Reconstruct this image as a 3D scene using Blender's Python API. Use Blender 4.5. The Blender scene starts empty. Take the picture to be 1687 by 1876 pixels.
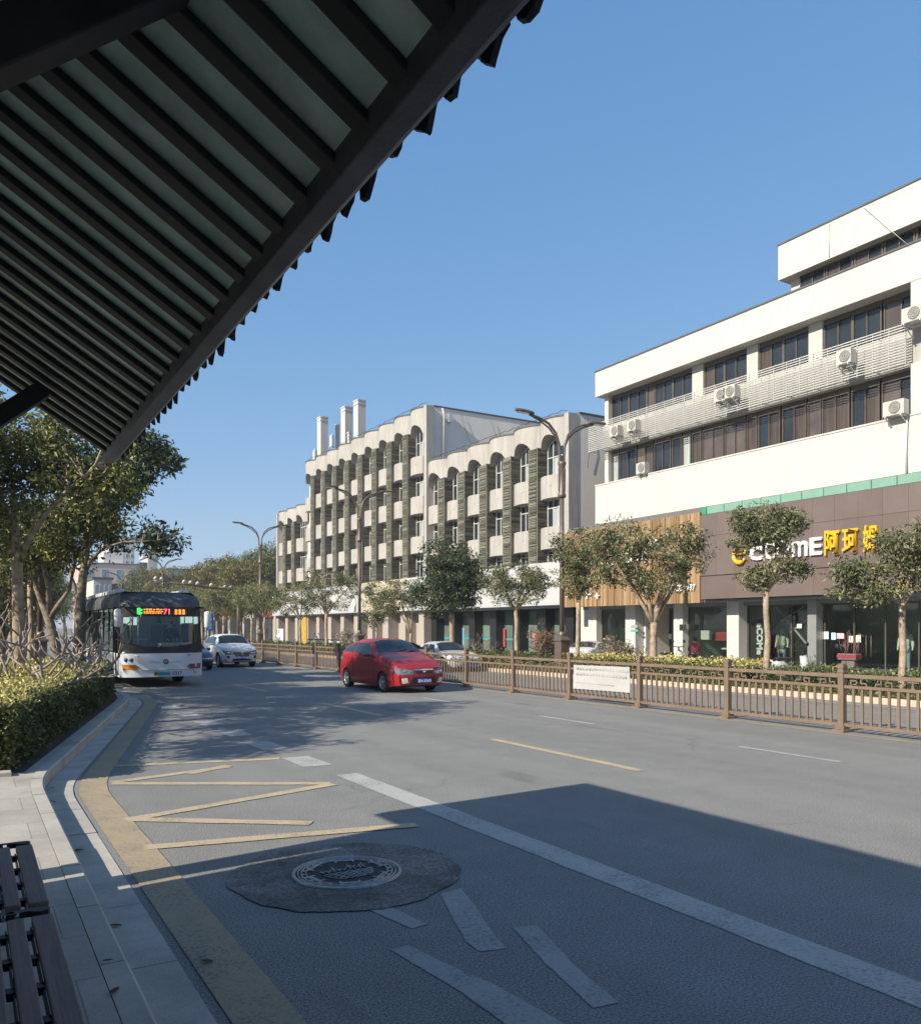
import bpy, bmesh, math, random
import numpy as np
from mathutils import Vector, Matrix
R = math.radians
SC = bpy.context.scene
COL = SC.collection
random.seed(7)

# ------------------------------------------------------------------ camera frame (also used to turn surveyed photo points into metres)
FPX, HZN, VPX, CAMH, CXP = 1500., 1150., -60., 1.85, 843.5
YAW = math.atan((CXP - VPX) / FPX)
CA, SA = math.cos(YAW), math.sin(YAW)
def at(u, v, Y):                      # photo point at a depth -> world (x across the street, y along it, z up)
    X = (u - CXP) / FPX * Y
    return Vector((X*CA + Y*SA, -X*SA + Y*CA, CAMH - (v - HZN) * Y / FPX))
def gnd(u, v, z=0.):
    return at(u, v, FPX * (CAMH - z) / (v - HZN))
def on_x(u, v, x):
    return at(u, v, x / (((u - CXP) / FPX) * CA + SA))

# ------------------------------------------------------------------ materials
def _nt(name):
    m = bpy.data.materials.new(name); m.use_nodes = True
    nt = m.node_tree; b = nt.nodes['Principled BSDF']
    return m, nt, b
def ramp(nt, fac, c0, c1, p0=0.3, p1=0.7):
    r = nt.nodes.new('ShaderNodeValToRGB')
    r.color_ramp.elements[0].position = p0; r.color_ramp.elements[1].position = p1
    r.color_ramp.elements[0].color = (*c0, 1); r.color_ramp.elements[1].color = (*c1, 1)
    nt.links.new(fac, r.inputs[0]); return r.outputs[0]
def noise(nt, scale, detail=4, rough=.6, vec=None, dim='3D'):
    n = nt.nodes.new('ShaderNodeTexNoise'); n.inputs['Scale'].default_value = scale
    n.inputs['Detail'].default_value = detail; n.inputs['Roughness'].default_value = rough
    if vec: nt.links.new(vec, n.inputs['Vector'])
    return n.outputs['Fac']
def mixc(nt, fac, a, b, mode='MIX'):
    n = nt.nodes.new('ShaderNodeMix'); n.data_type = 'RGBA'; n.blend_type = mode
    if isinstance(fac, (int, float)): n.inputs[0].default_value = fac
    else: nt.links.new(fac, n.inputs[0])
    for i, s in ((6, a), (7, b)):
        if isinstance(s, tuple): n.inputs[i].default_value = (*s, 1)
        else: nt.links.new(s, n.inputs[i])
    return n.outputs[2]
def coords(nt, kind='Object', scale=None, rot=None):
    t = nt.nodes.new('ShaderNodeTexCoord'); o = t.outputs[kind]
    if scale or rot:
        mp = nt.nodes.new('ShaderNodeMapping'); nt.links.new(o, mp.inputs[0])
        if scale: mp.inputs['Scale'].default_value = scale
        if rot: mp.inputs['Rotation'].default_value = rot
        o = mp.outputs[0]
    return o
def bump(nt, b, h, strength=.3, dist=.01):
    n = nt.nodes.new('ShaderNodeBump'); n.inputs['Strength'].default_value = strength; n.inputs['Distance'].default_value = dist
    nt.links.new(h, n.inputs['Height']); nt.links.new(n.outputs[0], b.inputs['Normal'])
def mat(name, c, rough=.6, var=.12, scale=3., metal=0., bmp=0., bscale=60., spec=.4, coat=0., streak=0., kind='Object'):
    """plain painted / stone / metal surface with soft wear; streak adds vertical rain streaking"""
    m, nt, b = _nt(name)
    co = coords(nt, kind)
    lo = tuple(max(0, x*(1-var)) for x in c); hi = tuple(min(1, x*(1+var)) for x in c)
    col = ramp(nt, noise(nt, scale, 5, .62, co), lo, hi)
    if streak:
        cs = coords(nt, kind, (7, 7, .5))
        f = noise(nt, 1.2, 4, .6, cs)
        dark = ramp(nt, f, tuple(1-streak for _ in c), (1, 1, 1), .32, .6)
        col = mixc(nt, 1., col, dark, 'MULTIPLY')
    nt.links.new(col, b.inputs['Base Color'])
    b.inputs['Roughness'].default_value = rough; b.inputs['Metallic'].default_value = metal
    b.inputs['Specular IOR Level'].default_value = spec; b.inputs['Coat Weight'].default_value = coat
    if coat: b.inputs['Coat Roughness'].default_value = .05
    if bmp: bump(nt, b, noise(nt, bscale, 3, .6, co), bmp, .01)
    return m
def emit(name, c, s):
    m, nt, b = _nt(name); b.inputs['Base Color'].default_value = (.02, .02, .02, 1)
    b.inputs['Emission Color'].default_value = (*c, 1); b.inputs['Emission Strength'].default_value = s
    return m
def glass_sheet(name, tint=(.75, .82, .8), clear=.6, rough=.03):
    """thin pane: see-through share + mirror reflection"""
    m, nt, b = _nt(name)
    nt.nodes.remove(b)
    out = nt.nodes['Material Output']
    tr = nt.nodes.new('ShaderNodeBsdfTransparent'); tr.inputs[0].default_value = (*[x*clear for x in tint], 1)
    gl = nt.nodes.new('ShaderNodeBsdfGlossy'); gl.inputs['Roughness'].default_value = rough; gl.inputs[0].default_value = (.9, .95, .95, 1)
    lw = nt.nodes.new('ShaderNodeFresnel'); lw.inputs[0].default_value = 1.6
    mx = nt.nodes.new('ShaderNodeMixShader'); nt.links.new(lw.outputs[0], mx.inputs[0])
    nt.links.new(tr.outputs[0], mx.inputs[1]); nt.links.new(gl.outputs[0], mx.inputs[2]); nt.links.new(mx.outputs[0], out.inputs[0])
    return m
def leafmat(name, cols, rough=.5, trans=.25):
    """leaf colours vary from leaf to leaf and from clump to clump"""
    m, nt, b = _nt(name)
    g = nt.nodes.new('ShaderNodeNewGeometry')
    r = nt.nodes.new('ShaderNodeValToRGB'); r.color_ramp.interpolation = 'LINEAR'
    el = r.color_ramp.elements
    while len(el) < len(cols): el.new(.5)
    for i, c in enumerate(cols):
        el[i].position = i / (len(cols) - 1); el[i].color = (*c, 1)
    co = coords(nt, 'Object')
    n = noise(nt, 1.3, 2, .5, co)
    ad = nt.nodes.new('ShaderNodeMath'); ad.operation = 'MULTIPLY_ADD'; nt.links.new(n, ad.inputs[0]); ad.inputs[1].default_value = 1.1
    nt.links.new(g.outputs['Random Per Island'], ad.inputs[2])
    sb = nt.nodes.new('ShaderNodeMath'); sb.operation = 'MULTIPLY_ADD'; nt.links.new(ad.outputs[0], sb.inputs[0])
    sb.inputs[1].default_value = .85; sb.inputs[2].default_value = -.38
    nt.links.new(sb.outputs[0], r.inputs[0])
    nt.links.new(r.outputs[0], b.inputs['Base Color']); b.inputs['Roughness'].default_value = rough
    b.inputs['Specular IOR Level'].default_value = .45
    tl = nt.nodes.new('ShaderNodeBsdfTranslucent'); nt.links.new(r.outputs[0], tl.inputs[0])
    mx = nt.nodes.new('ShaderNodeMixShader'); mx.inputs[0].default_value = trans
    nt.links.new(b.outputs[0], mx.inputs[1]); nt.links.new(tl.outputs[0], mx.inputs[2])
    nt.links.new(mx.outputs[0], nt.nodes['Material Output'].inputs[0])
    return m

# ------------------------------------------------------------------ object helpers
def tag(o, label=None, cat=None, group=None, kind=None):
    if label: o['label'] = label
    if cat: o['category'] = cat
    if group: o['group'] = group
    if kind: o['kind'] = kind
    return o
def thing(name, label, cat, loc=(0, 0, 0), rz=0., group=None):
    o = bpy.data.objects.new(name, None); COL.objects.link(o); o.location = loc; o.rotation_euler = (0, 0, rz)
    o.empty_display_size = .2
    return tag(o, label, cat, group)
def copy_tree(o, parent=None):
    c = o.copy(); COL.objects.link(c)
    if parent is not None: c.parent = parent
    for ch in list(o.children): copy_tree(ch, c)
    return c
def dup(root, loc, rz=None, label=None, group=None, scale=None):
    r = copy_tree(root); r.location = loc
    if rz is not None: r.rotation_euler = (0, 0, rz)
    if scale: r.scale = (scale,)*3 if isinstance(scale, (int, float)) else scale
    if label: r['label'] = label
    if group: r['group'] = group
    return r

class MB:
    """collects shapes, then links them as ONE mesh object; off is subtracted (world coords -> the thing's own)"""
    def __init__(s, off=(0, 0, 0)):
        s.v, s.f, s.mi, s.k, s.off, s.sm = [], [], [], 0, Vector(off), []
        s.smooth = False
    def m(s, k): s.k = k; return s
    def poly(s, pts):
        n = len(s.v); s.v += [Vector(p) for p in pts]; s.face(range(n, n+len(pts)))
    def face(s, idx): s.f.append(tuple(idx)); s.mi.append(s.k); s.sm.append(s.smooth)
    def box(s, x0, x1, y0, y1, z0, z1, M=None):
        n = len(s.v)
        P = [(x0,y0,z0),(x1,y0,z0),(x1,y1,z0),(x0,y1,z0),(x0,y0,z1),(x1,y0,z1),(x1,y1,z1),(x0,y1,z1)]
        s.v += [(M @ Vector(p)) if M else Vector(p) for p in P]
        sm, s.smooth = s.smooth, False
        for q in ((0,3,2,1),(4,5,6,7),(0,1,5,4),(1,2,6,5),(2,3,7,6),(3,0,4,7)): s.face(n+i for i in q)
        s.smooth = sm; return s
    def beam(s, a, b, w, h, up=(0, 0, 1)):
        a, b = Vector(a), Vector(b); d = (b-a); L = d.length; d.normalize()
        sd = d.cross(Vector(up)); sd = sd.normalized() if sd.length > 1e-6 else Vector((1, 0, 0))
        u = sd.cross(d)
        M = Matrix((( d.x, sd.x, u.x, a.x), (d.y, sd.y, u.y, a.y), (d.z, sd.z, u.z, a.z), (0, 0, 0, 1)))
        return s.box(0, L, -w/2, w/2, -h/2, h/2, M)
    def tube(s, pts, rad, n=8, caps=True, jit=0.):
        pts = [Vector(p) for p in pts]
        if isinstance(rad, (int, float)): rad = [rad]*len(pts)
        base = len(s.v); ref = None
        for i, p in enumerate(pts):
            d = (pts[min(i+1, len(pts)-1)] - pts[max(i-1, 0)])
            d = d.normalized() if d.length > 1e-9 else Vector((0, 0, 1))
            if ref is None: ref = d.orthogonal().normalized()
            ref = (ref - d*ref.dot(d)); ref = ref.normalized() if ref.length > 1e-6 else d.orthogonal().normalized()
            w = d.cross(ref)
            for k in range(n):
                a = 2*math.pi*k/n; r = rad[i]*(1 + random.uniform(-jit, jit))
                s.v.append(p + ref*math.cos(a)*r + w*math.sin(a)*r)
        sm, s.smooth = s.smooth, True
        for i in range(len(pts)-1):
            for k in range(n):
                k2 = (k+1) % n
                s.face((base+i*n+k, base+i*n+k2, base+(i+1)*n+k2, base+(i+1)*n+k))
        s.smooth = False
        if caps:
            s.face(reversed(range(base, base+n))); s.face(range(base+(len(pts)-1)*n, base+len(pts)*n))
        s.smooth = sm; return s
    def cyl(s, a, b, r0, r1=None, n=16): return s.tube([a, b], [r0, r0 if r1 is None else r1], n)
    def lathe(s, prof, n=24, M=None, closed=False):
        """prof: (r, z) pairs revolved about local z"""
        base = len(s.v); sm, s.smooth = s.smooth, True
        for r, z in prof:
            for k in range(n):
                a = 2*math.pi*k/n; p = Vector((r*math.cos(a), r*math.sin(a), z)); s.v.append(M @ p if M else p)
        for i in range(len(prof)-1):
            for k in range(n):
                k2 = (k+1) % n
                s.face((base+i*n+k, base+i*n+k2, base+(i+1)*n+k2, base+(i+1)*n+k))
        s.smooth = sm; return s
    def prism(s, pts, d):
        """flat outline pts extruded by vector d"""
        d = Vector(d); n = len(pts); b = len(s.v)
        s.v += [Vector(p) for p in pts] + [Vector(p)+d for p in pts]
        s.face(reversed(range(b, b+n))); s.face(range(b+n, b+2*n))
        for i in range(n):
            j = (i+1) % n; s.face((b+i, b+j, b+n+j, b+n+i))
        return s
    def grid(s, fn, us, vs, flip=False):
        b = len(s.v); nv = len(vs)
        for u in us:
            for v in vs: s.v.append(Vector(fn(u, v)))
        for i in range(len(us)-1):
            for j in range(nv-1):
                q = (b+i*nv+j, b+(i+1)*nv+j, b+(i+1)*nv+j+1, b+i*nv+j+1)
                s.face(reversed(q) if flip else q)
        return s
    def build(s, name, mats, parent=None, bev=0., kind=None, recalc=False):
        me = bpy.data.meshes.new(name)
        me.from_pydata([tuple(v - s.off) for v in s.v], [], s.f)
        if not isinstance(mats, (list, tuple)): mats = [mats]
        for mm in mats: me.materials.append(mm)
        me.polygons.foreach_set('material_index', s.mi); me.polygons.foreach_set('use_smooth', s.sm)
        if recalc:
            bm = bmesh.new(); bm.from_mesh(me); bmesh.ops.remove_doubles(bm, verts=bm.verts, dist=1e-4)
            bmesh.ops.recalc_face_normals(bm, faces=bm.faces); bm.to_mesh(me); bm.free()
        me.update()
        o = bpy.data.objects.new(name, me); COL.objects.link(o)
        if parent is not None: o.parent = parent
        if bev:
            md = o.modifiers.new('edge', 'BEVEL'); md.width = bev; md.segments = 2; md.limit_method = 'ANGLE'; md.angle_limit = R(40)
        if kind: o['kind'] = kind
        return o

def text_obj(name, body, size, mtx, m, parent=None, ext=.01, align='LEFT', sx=1., bold=0.):
    c = bpy.data.curves.new(name, 'FONT'); c.body = body; c.size = size; c.extrude = ext; c.align_x = align; c.resolution_u = 3
    c.offset = bold
    t = bpy.data.objects.new(name, c); COL.objects.link(t)
    bpy.context.view_layer.update()
    me = bpy.data.meshes.new_from_object(t.evaluated_get(bpy.context.evaluated_depsgraph_get()))
    COL.objects.unlink(t); bpy.data.objects.remove(t)
    me.transform(mtx @ Matrix.Diagonal((sx, 1, 1, 1)))
    me.materials.clear(); me.materials.append(m)
    o = bpy.data.objects.new(name, me); COL.objects.link(o)
    if parent is not None: o.parent = parent
    return o
def face_street(x, y, z):            # text plane facing the road (towards -x), reading towards -y
    return Matrix(((0, 0, -1, x), (-1, 0, 0, y), (0, 1, 0, z), (0, 0, 0, 1)))
def face_cam(x, y, z):               # text plane facing -y
    return Matrix(((1, 0, 0, x), (0, 0, -1, y), (0, 1, 0, z), (0, 0, 0, 1)))

# ------------------------------------------------------------------ foliage
def leaf_mesh(name, C, Rd, cnt, L, W, m, parent, seed, off=(0, 0, 0), flat=.8, up=.35, droop=.25, shell=None):
    """cnt leaves scattered in each clump (centre C, radius Rd)"""
    rng = np.random.default_rng(seed)
    C = np.asarray(C, float); Rd = np.asarray(Rd, float)
    idx = np.repeat(np.arange(len(C)), cnt if cnt < 2 else np.maximum(3, (cnt*rng.choice([.25, .6, 1., 1.35, 1.8], len(C))).astype(int)))
    n = len(idx)
    p = rng.normal(size=(n, 3)); ln = np.linalg.norm(p, axis=1, keepdims=True)
    p = p/ln * np.cbrt(rng.uniform(.03, 1, (n, 1)))
    p *= np.array([1, 1, flat])
    P = C[idx] + p*Rd[idx][:, None] - np.array(off)
    d = rng.normal(size=(n, 3)); d[:, 2] -= droop; d += p*.6
    d /= np.linalg.norm(d, axis=1, keepdims=True)
    nr = rng.normal(size=(n, 3)); nr[:, 2] += up*2
    sd = np.cross(d, nr); sd /= np.linalg.norm(sd, axis=1, keepdims=True)+1e-9
    nn = np.cross(sd, d)
    s = rng.uniform(.5, 1.35, (n, 1)); l = L*s; w = W*s*rng.uniform(.8, 1.2, (n, 1))
    V = np.empty((n, 4, 3))
    V[:, 0] = P; V[:, 1] = P + d*l*.45 + sd*w*.5 + nn*w*.18; V[:, 2] = P + d*l - nn*l*.08; V[:, 3] = P + d*l*.45 - sd*w*.5 + nn*w*.18
    me = bpy.data.meshes.new(name)
    me.vertices.add(4*n); me.vertices.foreach_set('co', V.astype(np.float32).ravel())
    b = np.arange(n)*4
    F = np.stack([b, b+1, b+2, b, b+2, b+3], 1).ravel().astype(np.int32)
    me.loops.add(6*n); me.loops.foreach_set('vertex_index', F)
    me.polygons.add(2*n); me.polygons.foreach_set('loop_start', np.arange(0, 6*n, 3, dtype=np.int32))
    me.update(calc_edges=True); me.validate()
    me.materials.append(m)
    o = bpy.data.objects.new(name, me); COL.objects.link(o)
    if parent is not None: o.parent = parent
    return o
def blob_clumps(rng, blobs, n):
    """clump centres spread over ellipsoids (cx,cy,cz,rx,ry,rz), denser near the surface"""
    w = np.array([b[3]*b[5] for b in blobs]); w = w/w.sum()
    out = []
    for _ in range(n):
        b = blobs[rng.choice(len(blobs), p=w)]
        v = rng.normal(size=3); v /= np.linalg.norm(v); r = rng.uniform(.35, 1.)**.6 * (rng.uniform(1.05, 1.4) if rng.random() < .13 else 1)
        out.append((b[0]+v[0]*r*b[3], b[1]+v[1]*r*b[4], b[2]+v[2]*r*b[5]))
    return out
def wood(mb, base, limbs_to, clumps, r0, rng, fork_z, twig=.012):
    """trunk to the fork, limbs to limbs_to points, a twig to every clump"""
    bx, by, bz = base
    pts = [Vector((bx + (rng.uniform(-.04, .04) if i else 0), by + (rng.uniform(-.04, .04) if i else 0), bz + (fork_z-bz)*i/4)) for i in range(5)]
    mb.tube(pts, [r0*1.25, r0*1.02, r0*.96, r0*.92, r0*.9], 10, True, .05)
    skel = []
    fk = pts[-1]
    for t in limbs_to:
        t = Vector(t); mid = fk.lerp(t, .5) + Vector((rng.uniform(-.2, .2), rng.uniform(-.2, .2), rng.uniform(-.05, .15)))*(t-fk).length*.35
        path = [fk - Vector((0, 0, r0)), fk.lerp(mid, .5), mid, mid.lerp(t, .5), t]
        mb.tube(path, [r0*.62, r0*.52, r0*.42, r0*.3, r0*.15], 7, True, .06)
        skel += [(path[2], r0*.3), (path[3], r0*.25), (path[4], r0*.15), (path[1], r0*.35)]
    for c in clumps:
        c = Vector(c); q = min(skel, key=lambda s: (s[0]-c).length)
        m = q[0].lerp(c, .55) + Vector((rng.uniform(-.1, .1), rng.uniform(-.1, .1), rng.uniform(-.02, .12)))
        mb.tube([q[0], m, c], [min(q[1], twig*1.8), twig, twig*.4], 5, False)
# ------------------------------------------------------------------ shared materials
def asphalt_mat():
    m, nt, b = _nt('asphalt'); co = coords(nt, 'Object')
    fine = noise(nt, 78, 3, .75, co); mid = noise(nt, 2.2, 5, .6, co)
    lane = noise(nt, 1., 3, .5, coords(nt, 'Object', (1.1, .06, 1)))
    c = ramp(nt, fine, (.055, .054, .053), (.325, .318, .306), .34, .66)
    c = mixc(nt, 1., c, ramp(nt, mid, (.91, .91, .91), (1.06, 1.06, 1.06), .3, .7), 'MULTIPLY')
    c = mixc(nt, 1., c, ramp(nt, lane, (.9, .9, .905), (1.06, 1.06, 1.05), .35, .65), 'MULTIPLY')
    vc = nt.nodes.new('ShaderNodeTexVoronoi'); vc.feature = 'DISTANCE_TO_EDGE'; vc.inputs['Scale'].default_value = .42
    wob = nt.nodes.new('ShaderNodeTexNoise'); wob.inputs['Scale'].default_value = 2.5; wob.inputs['Detail'].default_value = 6; nt.links.new(co, wob.inputs['Vector'])
    wm = mixc(nt, .22, co, wob.outputs['Color']); nt.links.new(wm, vc.inputs['Vector'])
    crk = ramp(nt, vc.outputs['Distance'], (1, 1, 1), (0, 0, 0), .002, .0045); gate = ramp(nt, noise(nt, .35, 2, .5, co), (0, 0, 0), (.4, .4, .4), .5, .62)
    c = mixc(nt, mixc(nt, 1., crk, gate, 'MULTIPLY'), c, (.045, .044, .043))
    oil = ramp(nt, noise(nt, 1.1, 3, .5, coords(nt, 'Object', (1.3, .35, 1))), (0, 0, 0), (.45, .45, .45), .66, .76); c = mixc(nt, oil, c, (.075, .074, .072))
    v = nt.nodes.new('ShaderNodeTexVoronoi'); v.inputs['Scale'].default_value = 26; nt.links.new(co, v.inputs['Vector'])
    sp = ramp(nt, v.outputs['Distance'], (1, 1, 1), (0, 0, 0), .035, .06)
    c = mixc(nt, sp, c, (.45, .44, .42))
    nt.links.new(c, b.inputs['Base Color']); b.inputs['Roughness'].default_value = .82; b.inputs['Specular IOR Level'].default_value = .3
    bump(nt, b, fine, .07, .004); return m
def paint_mat(name, c, wear=.55):
    """worn road paint: asphalt grit shows through"""
    m, nt, b = _nt(name); co = coords(nt, 'Object')
    f = noise(nt, 95, 4, .75, co); g = noise(nt, 3.5, 4, .6, co)
    mul = nt.nodes.new('ShaderNodeMath'); mul.operation = 'MULTIPLY_ADD'
    nt.links.new(g, mul.inputs[0]); mul.inputs[1].default_value = .5; nt.links.new(f, mul.inputs[2])
    col = ramp(nt, mul.outputs[0], tuple(x*wear for x in c), c, .45, .8)
    grit = noise(nt, 40, 4, .8, co); big = noise(nt, 1.6, 5, .65, co)
    sm = nt.nodes.new('ShaderNodeMath'); sm.operation = 'MULTIPLY_ADD'; nt.links.new(big, sm.inputs[0]); sm.inputs[1].default_value = .55; nt.links.new(grit, sm.inputs[2])
    spots = ramp(nt, sm.outputs[0], (1, 1, 1), (0, 0, 0), .58, .76)
    col = mixc(nt, spots, col, (.12, .118, .114))
    nt.links.new(col, b.inputs['Base Color']); b.inputs['Roughness'].default_value = .75
    bump(nt, b, f, .35, .006); return m
def stone_mat(name, c, sx=0, sy=0, mort=.006, var=.1, off=.5):
    """granite; sx, sy give slab size for joints"""
    m, nt, b = _nt(name); co = coords(nt, 'Object')
    f = noise(nt, 210, 2, .6, co); g = noise(nt, 1.7, 5, .62, co)
    col = ramp(nt, f, tuple(x*.72 for x in c), tuple(min(1, x*1.22) for x in c), .32, .7)
    col = mixc(nt, 1., col, ramp(nt, g, (.74, .74, .73), (1.1, 1.1, 1.1), .32, .68), 'MULTIPLY')
    if sx:
        br = nt.nodes.new('ShaderNodeTexBrick'); nt.links.new(co, br.inputs['Vector'])
        br.inputs['Scale'].default_value = 1.; br.inputs['Mortar Size'].default_value = mort; br.offset = off
        br.inputs['Brick Width'].default_value = sx; br.inputs['Row Height'].default_value = sy
        br.inputs['Color1'].default_value = (1, 1, 1, 1); br.inputs['Color2'].default_value = (.88, .88, .87, 1); br.inputs['Mortar'].default_value = (.55, .54, .52, 1)
        col = mixc(nt, 1., col, br.outputs['Color'], 'MULTIPLY')
    nt.links.new(col, b.inputs['Base Color']); b.inputs['Roughness'].default_value = .7
    bump(nt, b, f, .2, .004); return m
ASPH = asphalt_mat()
PWHITE = paint_mat('worn_white_paint', (.37, .364, .35), .72); PYEL = paint_mat('worn_yellow_paint', (.43, .345, .225), .68)
PKERB = paint_mat('worn_kerb_yellow', (.33, .262, .172), .6)
SLAB = stone_mat('pavement_slab', (.4, .367, .33), .9, .62, .004); KERBM = stone_mat('kerb_granite', (.42, .388, .352)); KERBTAN = stone_mat('kerb_sandstone', (.5, .4, .31))
FARPAVE = stone_mat('far_paving', (.4, .38, .36), .5, .5)
SOIL = mat('planter_soil', (.06, .045, .03), .9, .4, 9, bmp=.6)
DARKWOOD = mat('dark_stained_timber', (.022, .022, .027), .6, .3, 5, streak=.2)
FASCIA = mat('grey_painted_fascia', (.11, .108, .115), .6, .3, 4, bmp=.2)
BOARDM = mat('grey_green_soffit_board', (.56, .68, .57), .85, .3, 3, bmp=.2, bscale=120)
TILEM = mat('dark_clay_roof_tile', (.03, .032, .036), .7, .35, 12, bmp=.4)
IRON = mat('black_cast_iron', (.016, .016, .018), .45, .3, 30, metal=.3, bmp=.15)

# ------------------------------------------------------------------ the ground
def sheet(name, pts, z, m, kind='structure', sub=None):
    mb = MB(); mb.poly([(p[0], p[1], z) for p in pts]); return mb.build(name, m, kind=kind)
GROUND = mat('ground_earth', (.16, .15, .12), .9, .25, .3)
sheet('ground', [(-1500, -600), (1500, -600), (1500, 2500), (-1500, 2500)], -.03, GROUND)
sheet('road', [(-3.2, -30), (18.9, -30), (18.9, 260), (-3.2, 260)], 0, ASPH)
sheet('cross_road', [(18.95, 204), (500, 204), (500, 226), (18.95, 226)], -.004, ASPH)
def foff(s):                                     # the lay-by: how far the kerb swings out
    x = max(0., s - 9.6)
    if x < 1.6: return .25*x*x/3.2
    if s < 20.4: return .25*(x - .8)
    q = .25*(10.8 - .8); y = min(s - 20.4, 2.4)
    return q + .25*y - .25*y*y/4.8
KERB_X = .71
S = [-8 + .5*i for i in range(int(9/.5)+36)] + [19 + .25*i for i in range(20)] + [24, 30, 40, 60, 100, 200]
S = sorted(set(s for s in S))
def strip(name, x0, x1, z0, z1, m, s0, s1, gap=0, seg=.5, kind='structure', top=0.):
    """band following the kerb line between offsets x0..x1, in stones of length gap when gap > 0"""
    mb = MB(); s = s0; i = 0
    while s < s1 - 1e-6:
        L = (gap or seg); e = min(s+L, s1); g = .004 if gap else 0
        n = max(1, int(round((e-s)/.3))) if gap else 1
        hj = (random.uniform(-1, 1)*.004 if gap else 0)
        for k in range(n):
            a = s + (e-s)*k/n + (g if k == 0 else 0); b = s + (e-s)*(k+1)/n - (g if k == n-1 else 0)
            fa, fb = foff(a), foff(b)
            if z1 - z0 < .001:
                mb.poly([(x0+fa, a, z1), (x1+fa, a, z1), (x1+fb, b, z1), (x0+fb, b, z1)])
            else:
                n0 = len(mb.v); t = top
                mb.v += [Vector(p) for p in ((x0+fa,a,z0),(x1+fa,a,z0),(x1+fa,a,z1-t+hj),(x1-t+fa,a,z1+hj),(x0+fa,a,z1+hj),
                                             (x0+fb,b,z0),(x1+fb,b,z0),(x1+fb,b,z1-t+hj),(x1-t+fb,b,z1+hj),(x0+fb,b,z1+hj))]
                for q in ((0,1,6,5),(1,2,7,6),(2,3,8,7),(3,4,9,8),(4,0,5,9)): mb.face([n0+i_ for i_ in reversed(q)])
                if k == 0: mb.face([n0+i_ for i_ in (0,1,2,3,4)])
                if k == n-1: mb.face([n0+i_ for i_ in (9,8,7,6,5)])
        s = e; i += 1
    return mb.build(name, m, kind=kind)
strip('kerb', .575, KERB_X, -.02, .15, KERBM, -6.3, 120, .98, top=.018)
strip('gutter', .715, 1.0, -.02, .008, KERBM, -6.3, 25, 1.1)
strip('kerb_marking', 1.06, 1.36, .006, .006, PKERB, -8, 23.4)
# bus-stop platform / planting strip surface behind the kerb
mb = MB()
ss = [-8 + .5*i for i in range(64)] + [24+2*i for i in range(60)]
for a, b in zip(ss[:-1], ss[1:]):
    mb.poly([(-3.2, a, .146), (.57+foff(a), a, .146), (.57+foff(b), b, .146), (-3.2, b, .146)])
plat = mb.build('pavement', SLAB, kind='structure')
mb = MB()
sp = [10.9+.5*i for i in range(28)] + [26+2*i for i in range(46)]
for a, b in zip(sp[:-1], sp[1:]):
    mb.poly([(-2.4, a, .15), (.45+foff(a), a, .15), (.45+foff(b), b, .15), (-2.4, b, .15)])
mb.build('planter_soil', SOIL, kind='structure')
mb = MB(); mb.box(-2.4, .44, 10.68, 10.86, .1, .2); mb.build('planter_kerb', KERBM, kind='structure', bev=.01)
# far side: kerb, verge and pavement
mb = MB(); y = -20.
while y < 200:
    mb.box(18.9, 19.06, y+.004, y+.996, -.02, .15); y += 1
mb.build('kerb', KERBTAN, kind='structure', bev=.012)
sheet('pavement', [(19.06, -20), (31, -20), (31, 204), (19.06, 204)], .146, FARPAVE)
sheet('verge_soil', [(19.07, -20), (20.9, -20), (20.9, 204), (19.07, 204)], .152, SOIL)

# ------------------------------------------------------------------ painted markings
def mark(name, quads, m, z=.004):
    mb = MB()
    rg = random.Random(len(name)+len(quads))
    for q in quads:                                   # edges a little ragged, as worn paint is
        P = [Vector((p[0], p[1])) for p in q]; out = []
        for a, b in zip(P, P[1:]+P[:1]):
            n = min(160, max(1, int((b-a).length/.07))); t = (b-a).normalized(); nn = Vector((-t.y, t.x)); w = 0
            for k in range(n): w = w*.6+rg.uniform(-.005, .005); c = a.lerp(b, k/n)+nn*(w if k else 0); out.append((c.x, c.y, z))
        mb.poly(out)
    return mb.build(name, m, kind='structure')
def rect(x0, x1, y0, y1): return [(x0, y0), (x1, y0), (x1, y1), (x0, y1)]
mark('lane_marking', [rect(3.96, 4.25, y, y+3.2) for y in (-12, -8.8, -5.6, -2.4, .8, 4.0)] + [rect(3.96, 4.25, 7.2, 9.6)], PWHITE)
mark('lane_marking', [rect(3.82, 4.22, 10.35+1.78*i, 11.25+1.78*i) for i in range(10)], PWHITE)
mark('centre_marking', [rect(7.38, 7.53, 7.86+7.7*i, 11.38+7.7*i) for i in range(-2, 22)], PYEL)
mark('lane_marking', [rect(10.24, 10.35, 6.95+5.17*i, 8.68+5.17*i) for i in range(-2, 30)], PWHITE)
mark('edge_marking', [rect(13.0, 13.06, -20, 200), rect(13.12, 13.17, -20, 200)], PYEL)
mark('lane_marking', [rect(18.3, 18.42, -20, 200)], PWHITE)
def stroke(a, b, w):
    a, b = Vector(a), Vector(b); d = (b-a).normalized(); n = Vector((-d.y, d.x))*w/2
    return [a-n, b-n, b+n, a+n]
zz = []
for (u0, v0), (u1, v1) in (((200, 1404), (512, 1390)), ((345, 1418), (420, 1403)), ((205, 1434), (420, 1405)), ((205, 1436), (605, 1436)), ((232, 1503), (612, 1437)),
                           ((250, 1502), (570, 1509)), ((265, 1554), (765, 1512))):
    a, b = gnd(u0, v0), gnd(u1, v1); zz.append(stroke((a.x, a.y), (b.x, b.y), .16))
for i, q in enumerate(zz): mark('bus_bay_marking', [q], PYEL, .0045 + .0006*i)
pc = lambda *p: [(gnd(u, v).x, gnd(u, v).y) for u, v in p]
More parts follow.
